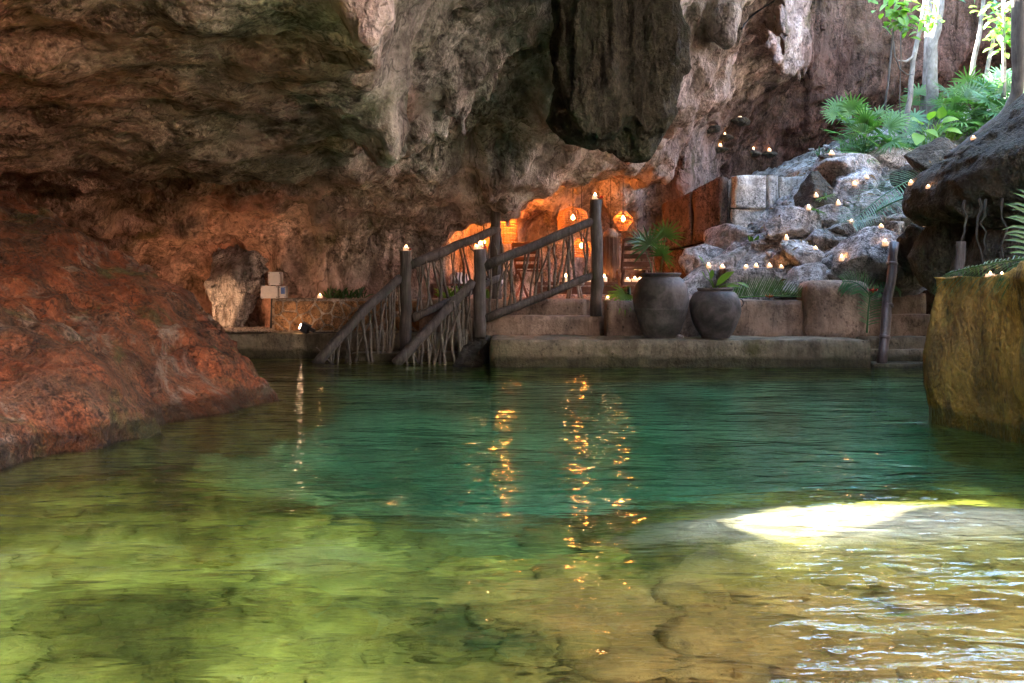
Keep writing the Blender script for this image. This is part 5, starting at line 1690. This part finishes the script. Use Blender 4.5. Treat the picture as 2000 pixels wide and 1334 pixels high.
fan_palm('fan_palm', 'pale fan palm against the dark trunk at the right edge', tuple(base), tips([(1945, 195, 17.1), (1965, 178, 17.4), (1985, 190, 17.2), (1972, 212, 16.9), (1950, 222, 16.9), (1990, 220, 17.0), (1935, 178, 17.6), (1958, 150, 17.8), (1925, 195, 17.3)]), M['frond'], 15, 0.40)
base = at(1612, 392, 15.4)
fan_palm('palm_seedling', 'small fan palm seedling higher on the boulder slope', tuple(base), tips([(1612, 384, 15.3)]), M['lime'], 4, 0.22, 'palm seedlings on the slope')
base = at(1597, 425, 15.0)
fan_palm('palm_seedling', 'small fan palm seedling lower on the boulder slope', tuple(base), tips([(1597, 412, 14.9)]), M['lime'], 5, 0.15, 'palm seedlings on the slope')
# tall fan palm behind the taller pot
base = at(1285, 560, 13.95)
fan_palm('fan_palm', 'tall fan palm rising behind the taller clay pot', (base.x, base.y, 0.83),
         tips([(1300, 462, 13.95), (1268, 480, 13.8), (1256, 476, 14.3), (1294, 500, 13.7)]), M['deep'], 6, 0.34)
base = at(1228, 578, 13.55)
fan_palm('fan_palm', 'low fan palm leaf lying on the low wall left of the taller pot', tuple(base), tips([(1222, 574, 13.5), (1216, 570, 13.6)]), M['lime'], 7, 0.28)
# leafy plants by the stone wall and behind the railings
def bush(label, base, n, L, W, mat, seed, spread=0.5, cat='plant', hgt=0.5):
    rg = random.Random(seed)
    t = thing('leafy_bush', label, cat, tuple(base))
    for k in range(n):
        a = rg.uniform(0, 6.283); r = rg.uniform(0.05, spread)
        d = Vector((math.cos(a) * r, math.sin(a) * r * 0.5, rg.uniform(0.3, 1.0) * hgt))
        m = MB(); b = Vector(base) + Vector((rg.uniform(-.6, .6) * spread, rg.uniform(-.2, .2) * spread, 0))
        blade(m, b, d, L * rg.uniform(.6, 1.2), W * rg.uniform(.7, 1.2), (rg.uniform(-.4, .4), -0.5, 0.7), 0.35)
        child(t, m, 'leaf', mat)
    return t
bush('dim green bush on the stone-faced wall by the rock hollow', at(675, 584, 14.95), 60, 0.30, 0.016, M['deep'], 1, 0.45)
bush('bright green leaves behind the farther railing below the striped cushion', at(885, 584, 15.1), 26, 0.32, 0.03, M['lime'], 2, 0.28)
bush('green leaves behind the middle railing post', at(945, 584, 15.1), 20, 0.26, 0.024, M['palm'], 3, 0.22)
bush('tuft of bright small leaves on the rock above the ramp wall', at(1472, 472, 15.05), 14, 0.13, 0.014, M['lime'], 4, 0.16)
bush('thin grassy tuft on the pale rock left of the orange boulder', at(1512, 455, 15.3), 12, 0.16, 0.008, M['lime'], 6, 0.10)
bush('spiky leaves over the edge of the upper slope by the orange glow', at(1607, 312, 16.6), 9, 0.34, 0.02, M['frond'], 7, 0.14, hgt=0.3)

# feather fronds
frond('big blue-green palm frond arching over the boulder slope', [at(1838, 352, 14.3), at(1790, 348, 14.4), at(1735, 375, 14.3), at(1690, 410, 14.2), at(1662, 436, 14.1)], 0.48, M['frond'], 1, 38, (0, -0.45, 0.9), droop=0.15, width=0.0085)
frond('second blue-green frond under the big one, tips drooping right', [at(1700, 420, 14.1), at(1745, 395, 13.95), at(1785, 385, 13.8), at(1825, 402, 13.6)], 0.38, M['frond'], 2, 28, (0, -0.5, 0.85), droop=0.5, width=0.0085)
frond('bright green palm frond standing along the low wall behind the shorter pot', [at(1420, 583, 13.42), at(1460, 580, 13.40), at(1510, 578, 13.40), at(1568, 580, 13.40)], 0.30, M['palm'], 3, 36, (0.0, -1, 0.12), sides=(-1,), droop=-0.05, width=0.0075, lean=0.45)
frond('palm frond hung over the rounded wall end down to the ledge', [at(1693, 650, 12.98), at(1696, 605, 12.98), at(1697, 575, 13.0), at(1672, 552, 13.05), at(1645, 550, 13.1)], 0.30, M['frond'], 4, 34, (0.25, -1, 0.25), sides=(1, -1), droop=0.25, width=0.007)
frond('short palm frond on the upper side step beside the red flower', [at(1700, 578, 13.3), at(1722, 562, 13.35), at(1745, 556, 13.4), at(1757, 566, 13.45)], 0.16, M['frond'], 5, 22, (0, -0.8, 0.6), droop=0.3, width=0.009)
frond('dark palm frond draped along the near edge of the ochre pier', [(3.55, 5.0, 1.16), (3.40, 5.9, 1.20), (3.28, 6.7, 1.17), (3.18, 7.3, 1.10)], 0.30, M['deep'], 6, 44, (-0.5, 0, 0.85), droop=0.7, width=0.007)
frond('second dark frond crossing over the ochre pier at the frame edge', [(3.95, 5.6, 1.22), (3.65, 5.9, 1.27), (3.45, 6.2, 1.24), (3.28, 6.5, 1.15)], 0.32, M['deep'], 7, 34, (-0.4, -0.2, 0.9), droop=0.7, width=0.007)
frond('dark frond standing behind the flames on the ochre pier', [(3.75, 7.1, 1.12), (3.8, 7.15, 1.4), (3.9, 7.2, 1.62), (4.1, 7.3, 1.75)], 0.34, M['deep'], 8, 26, (-0.3, -0.9, 0.2), droop=0.4, width=0.012)
flower(tuple(at(1705, 572, 12.95)), 'pink-red flower on the frond by the rounded wall end', M['red'], 0.07)
flower(tuple(at(1503, 583, 13.36)), 'orange flower under the bright frond on the low wall', M['orange'], 0.06)
flower((3.50, 6.55, 1.16), 'left dark red flower among the fronds on the ochre pier', M['red'], 0.05)
flower((3.52, 6.35, 1.17), 'right dark red flower among the fronds on the ochre pier', M['red'], 0.05)

# plants in the shorter pot
pc = at(1397, 572, 12.85)
broad_plant('broad green leaves growing from the shorter clay pot', (pc.x, pc.y, 0.95),
            [(at(1400, 558, 12.8), (0.55, 0, 0.6), 0.34, 0.055), (at(1388, 545, 12.85), (0.15, 0, 0.9), 0.16, 0.03), (at(1418, 560, 12.8), (0.9, -0.1, 0.15), 0.20, 0.035), (at(1374, 512, 12.9), (-0.5, 0, 0.8), 0.14, 0.014),
             (at(1440, 552, 12.8), (0.8, -0.3, -0.2), 0.16, 0.03), (at(1376, 540, 12.9), (-0.3, 0, 0.7), 0.10, 0.012)], M['lime'], 1)
# broad-leaf plant on the slope
pc = at(1808, 300, 16.6)
broad_plant('tall broad-leaf plant with round lime leaves at the top of the slope', tuple(pc),
            [(at(1800, 243, 16.6), (-0.7, -0.5, 0.3), 0.30, 0.11), (at(1795, 262, 16.5), (-0.4, -0.6, -0.5), 0.28, 0.11), (at(1805, 255, 16.5), (0.5, -0.7, -0.3), 0.26, 0.10), (at(1840, 240, 16.7), (0.8, -0.3, 0.3), 0.28, 0.10),
             (at(1845, 255, 16.6), (0.8, -0.5, -0.1), 0.28, 0.10), (at(1835, 232, 16.8), (0.1, -0.3, 0.8), 0.26, 0.09), (at(1815, 235, 16.7), (0.1, -0.6, 0.6), 0.24, 0.08)], M['lime'], 2)

# slender trees in the opening
def tree(label, pts, r0, r1, mat, leaves=(), leaf_mat_=None, seed=0, L=0.20, branches=()):
    rg = random.Random(seed)
    P = [Vector(p) for p in pts]
    t = thing('slender_tree', label, 'tree', tuple(P[0]), 0, 'slender trees in the opening')
    dense = []
    for i in range(len(P) - 1):
        for k in range(4): dense.append(P[i].lerp(P[i + 1], k / 4))
    dense.append(P[-1])
    dense = [dense[0]] + [(dense[i - 1] + dense[i] * 2 + dense[i + 1]) / 4 + Vector((rg.uniform(-1, 1), 0, 0)) * r0 * 0.15 for i in range(1, len(dense) - 1)] + [dense[-1]]
    n = len(dense)
    m = MB(); m.tube(dense, [r0 + (r1 - r0) * i / (n - 1) for i in range(n)], 12, True, 0.05); child(t, m, 'trunk', mat)
    for b in branches:
        m = MB(); m.tube(b, [r1 * .7] * (len(b) - 1) + [r1 * .3], 7); child(t, m, 'branch', mat)
    for (c, rad, cnt) in leaves:
        for k in range(cnt):
            p = Vector(c) + Vector((rg.gauss(0, 1) * rad, rg.gauss(0, 1) * rad * 0.6, rg.gauss(0, 1) * rad * 0.8))
            m = MB()
            d = Vector((rg.uniform(-1, 1), rg.uniform(-1, .4), rg.uniform(-.6, .5)))
            blade(m, p, d, L * rg.uniform(.7, 1.2), L * 0.24, (rg.uniform(-.5, .5), -0.5, 0.8), 0.3)
            child(t, m, 'leaf', leaf_mat_)
    return t
top = -260
tree('thickest pale trunk rising out of the top of the frame', [at(1824, 300, 18.5), at(1822, 200, 18.5), at(1818, 110, 18.5), at(1830, 40, 18.5), at(1842, -60, 18.5), at(1855, top, 18.5)], 0.115, 0.085, M['bark'], seed=1)
tree('grey trunk just left of the thickest one', [at(1806, 300, 19), at(1806, 200, 19), at(1812, 80, 19), at(1816, -60, 19), at(1825, top, 19)], 0.075, 0.05, M['bark'], seed=2)
tree('thin bent tree with a tuft of lime leaves near the thickest trunk', [at(1762, 310, 17.6), at(1768, 250, 17.6), at(1778, 190, 17.6), at(1782, 120, 17.7), at(1800, 45, 17.8), at(1812, -40, 17.9), at(1820, top, 18)], 0.055, 0.03, M['bark'],
     [(at(1812, 28, 17.6), 0.16, 22)], M['lime'], 3, 0.17, [[at(1784, 110, 17.7), at(1770, 120, 17.6), at(1755, 118, 17.5)]])
tree('leaning pale sapling left of the leafy right edge', [at(1896, 190, 18.6), at(1900, 130, 18.6), at(1912, 70, 18.6), at(1922, 0, 18.6), at(1935, top, 18.6)], 0.05, 0.03, M['bark'], seed=4, leaves=[(at(1925, -10, 18.3), 0.3, 20)], leaf_mat_=M['frond'])
tree('short leaning sapling in front of the right leaves', [at(1920, 190, 18.2), at(1930, 120, 18.2), at(1945, 60, 18.2), at(1962, 10, 18.2), at(1975, -120, 18.2)], 0.04, 0.022, M['bark'], seed=5, leaves=[(at(1945, 60, 18.0), 0.14, 12)], leaf_mat_=M['lime'])
tree('straight sapling wrapped in lime leaves at the upper right', [at(1960, 190, 17.4), at(1961, 100, 17.4), at(1959, 0, 17.4), at(1962, top, 17.4)], 0.04, 0.025, M['bark'], seed=6,
     leaves=[(at(1968, 20, 17.2), 0.24, 46), (at(1970, 90, 17.2), 0.16, 26), (at(1955, 60, 17.2), 0.18, 16)], leaf_mat_=M['lime'])
tree('thin hanging vine stem with a clump of lime leaves at the top', [at(1728, 215, 17.0), at(1736, 150, 17.0), at(1742, 90, 17.0), at(1748, 30, 17.0), at(1752, -60, 17.0), at(1756, top, 17)], 0.018, 0.014, M['darkbark'], seed=7,
     leaves=[(at(1755, 22, 16.8), 0.19, 60), (at(1762, 45, 16.8), 0.12, 16)], leaf_mat_=M['lime'])
tree('big dark trunk at the right edge spreading into a root', [at(1850, 312, 13.4), at(1915, 262, 13.4), at(1965, 225, 13.4), at(1988, 180, 13.4), at(1990, 100, 13.4), at(1989, 0, 13.4), at(1990, top, 13.4)], 0.06, 0.10, M['darkbark'], seed=8)
# unseen crowns added high over the opening to break up sky reflections
def crown(tree_name_part, c, rad, n, mat, seed, L=0.22):
    tr = [o for o in bpy.data.objects if o.name.startswith('slender_tree') and o.get('label') == tree_name_part][0]
    rg = random.Random(seed)
    m = MB()
    for k in range(9):
        d = Vector((rg.uniform(-1, 1), rg.uniform(-1, 1), rg.uniform(-.3, .8))).normalized()
        m.tube([c + Vector((0, 0, -rad * .6)), c + d * rad * 0.5, c + d * rad * 0.95], [0.03, 0.02, 0.006], 5)
    child(tr, m, 'limbs', M['bark'])
    m = MB()
    hubs = [c + Vector((rg.gauss(0, .5) * rad, rg.gauss(0, .5) * rad, rg.gauss(0, .32) * rad)) for _ in range(22)]
    for k in range(n):
        h_ = rg.choice(hubs)
        p = h_ + Vector((rg.gauss(0, .16), rg.gauss(0, .16), rg.gauss(0, .12))) * rad
        d = Vector((rg.uniform(-1, 1), rg.uniform(-1, 1), rg.uniform(-.7, .4)))
        blade(m, p, d, L * rg.uniform(.6, 1.2), L * 0.22, (rg.uniform(-.5, .5), rg.uniform(-.5, .5), 1), 0.3)
    child(tr, m, 'crown', mat, kind='stuff')
crown('thickest pale trunk rising out of the top of the frame', at(1850, top, 18.6) + Vector((0, 0.6, 0.6)), 2.0, 1700, M['palm'], 1)
crown('grey trunk just left of the thickest one', at(1825, top, 19) + Vector((-0.9, 1.6, 0.5)), 1.7, 1300, M['frond'], 2)
crown('leaning pale sapling left of the leafy right edge', at(1935, top, 18.6) + Vector((0.6, 1.4, 0.4)), 1.7, 1200, M['palm'], 3)
crown('big dark trunk at the right edge spreading into a root', Vector((7.6, 13.0, 8.6)), 1.9, 750, M['frond'], 4, 0.26)
for k, (bx0, by0, bd, lab, mt) in enumerate([(1668, 300, 16.9, 'grassy leaf clump at the foot of the left fan palm', 'palm'), (1778, 296, 16.8, 'narrow-leaved clump left of the broad-leaf plant', 'frond'),
                                            (1842, 275, 17.0, 'narrow-leaved clump right of the broad-leaf plant', 'lime'), (1935, 245, 17.3, 'spiky clump under the right fan palms above the root', 'frond')]):
    bush(lab, at(bx0, by0, bd), 46, 0.42, 0.016, M[mt], 20 + k, 0.38, hgt=0.6)
# hanging vine loop and the cable under the vault
m = MB(); m.tube([at(1745, 80, 17.2), at(1748, 110, 17.2), at(1758, 135, 17.2), at(1772, 146, 17.2), at(1783, 145, 17.5)], 0.012, 6); m.build('vine', M['darkbark'], label='thin vine looping over to the bent tree', cat='vine')
m = MB(); m.tube([at(1758, 40, 17.3), at(1760, 110, 17.3), at(1757, 200, 17.3), at(1762, 290, 17.3)], 0.009, 6); m.build('vine', M['darkbark'], label='straight thin vine hanging below the lime leaf clump', cat='vine')

# cable fixed along the high ceiling
pts = []
for k in range(12):
    f = k / 11
    e = Vector((0, 0, CAM_H)); d = (at(1512 - 62 * f - 10 * math.sin(3 * f), 2 + 54 * f, 10.0) - e).normalized()
    loc, nor, ob = ray(e, d)
    if loc is not None: pts.append(loc - d * 0.05)
if len(pts) > 3:
    zs_ = [p.y for p in pts]; m0 = sorted(zs_)[len(zs_) // 2]
    pts = [p for p in pts if abs(p.y - m0) < 2.5]
    m = MB(); m.tube(pts, 0.016, 6); m.build('cable', M['black'], label='thin dark cable running down the pale high ceiling', cat='cable')
# thin roots hanging from the overhang
rg = random.Random(12)
for k, (x0, y0, y1, lab) in enumerate([(1884, 440, 505, 'leftmost thin root under the dark overhang'), (1912, 436, 528, 'longest thin root under the dark overhang'), (1926, 438, 500, 'short root right of the longest one under the overhang'), (1958, 436, 515, 'root under the overhang close to the frame edge')]):
    a, b = at(x0, y0, 9.9), at(x0 + rg.uniform(-8, 8), y1, 9.9)
    m = MB(); P = wobble(a + Vector((0, 0, 0.25)), b, 7, 0.05, rg); m.tube(P, [0.014, 0.013, 0.012, 0.011, 0.010, 0.009, 0.007, 0.004], 6)
    m.build('hanging_root', M['darkbark'], label=lab, cat='root', group='roots under the overhang')
# fallen dry leaves between the boulders and on the slope
M['dry'] = leaf_mat('dry_leaf', (0.10, 0.055, 0.02), (0.22, 0.12, 0.045), 0.2, 0.7)
lit = MB()
for k in range(520):
    x, y = rg.uniform(3.6, 9.0), rg.uniform(13.8, 19.0)
    l2, n2, o2 = ray(Vector((x, y, slope_z(x, y) + 0.9)), Vector((0, 0, -1)))
    if l2 is None or n2.z < 0.35: continue
    a = rg.uniform(0, 6.28); d = Vector((math.cos(a), math.sin(a), 0)); d = (d - n2 * d.dot(n2)).normalized()
    blade(lit, l2 + n2 * 0.008, d + n2 * 0.12, rg.uniform(0.05, 0.13), rg.uniform(0.010, 0.022), tuple(n2), 0.1)
lit.build('leaf_litter', M['dry'], kind='stuff')
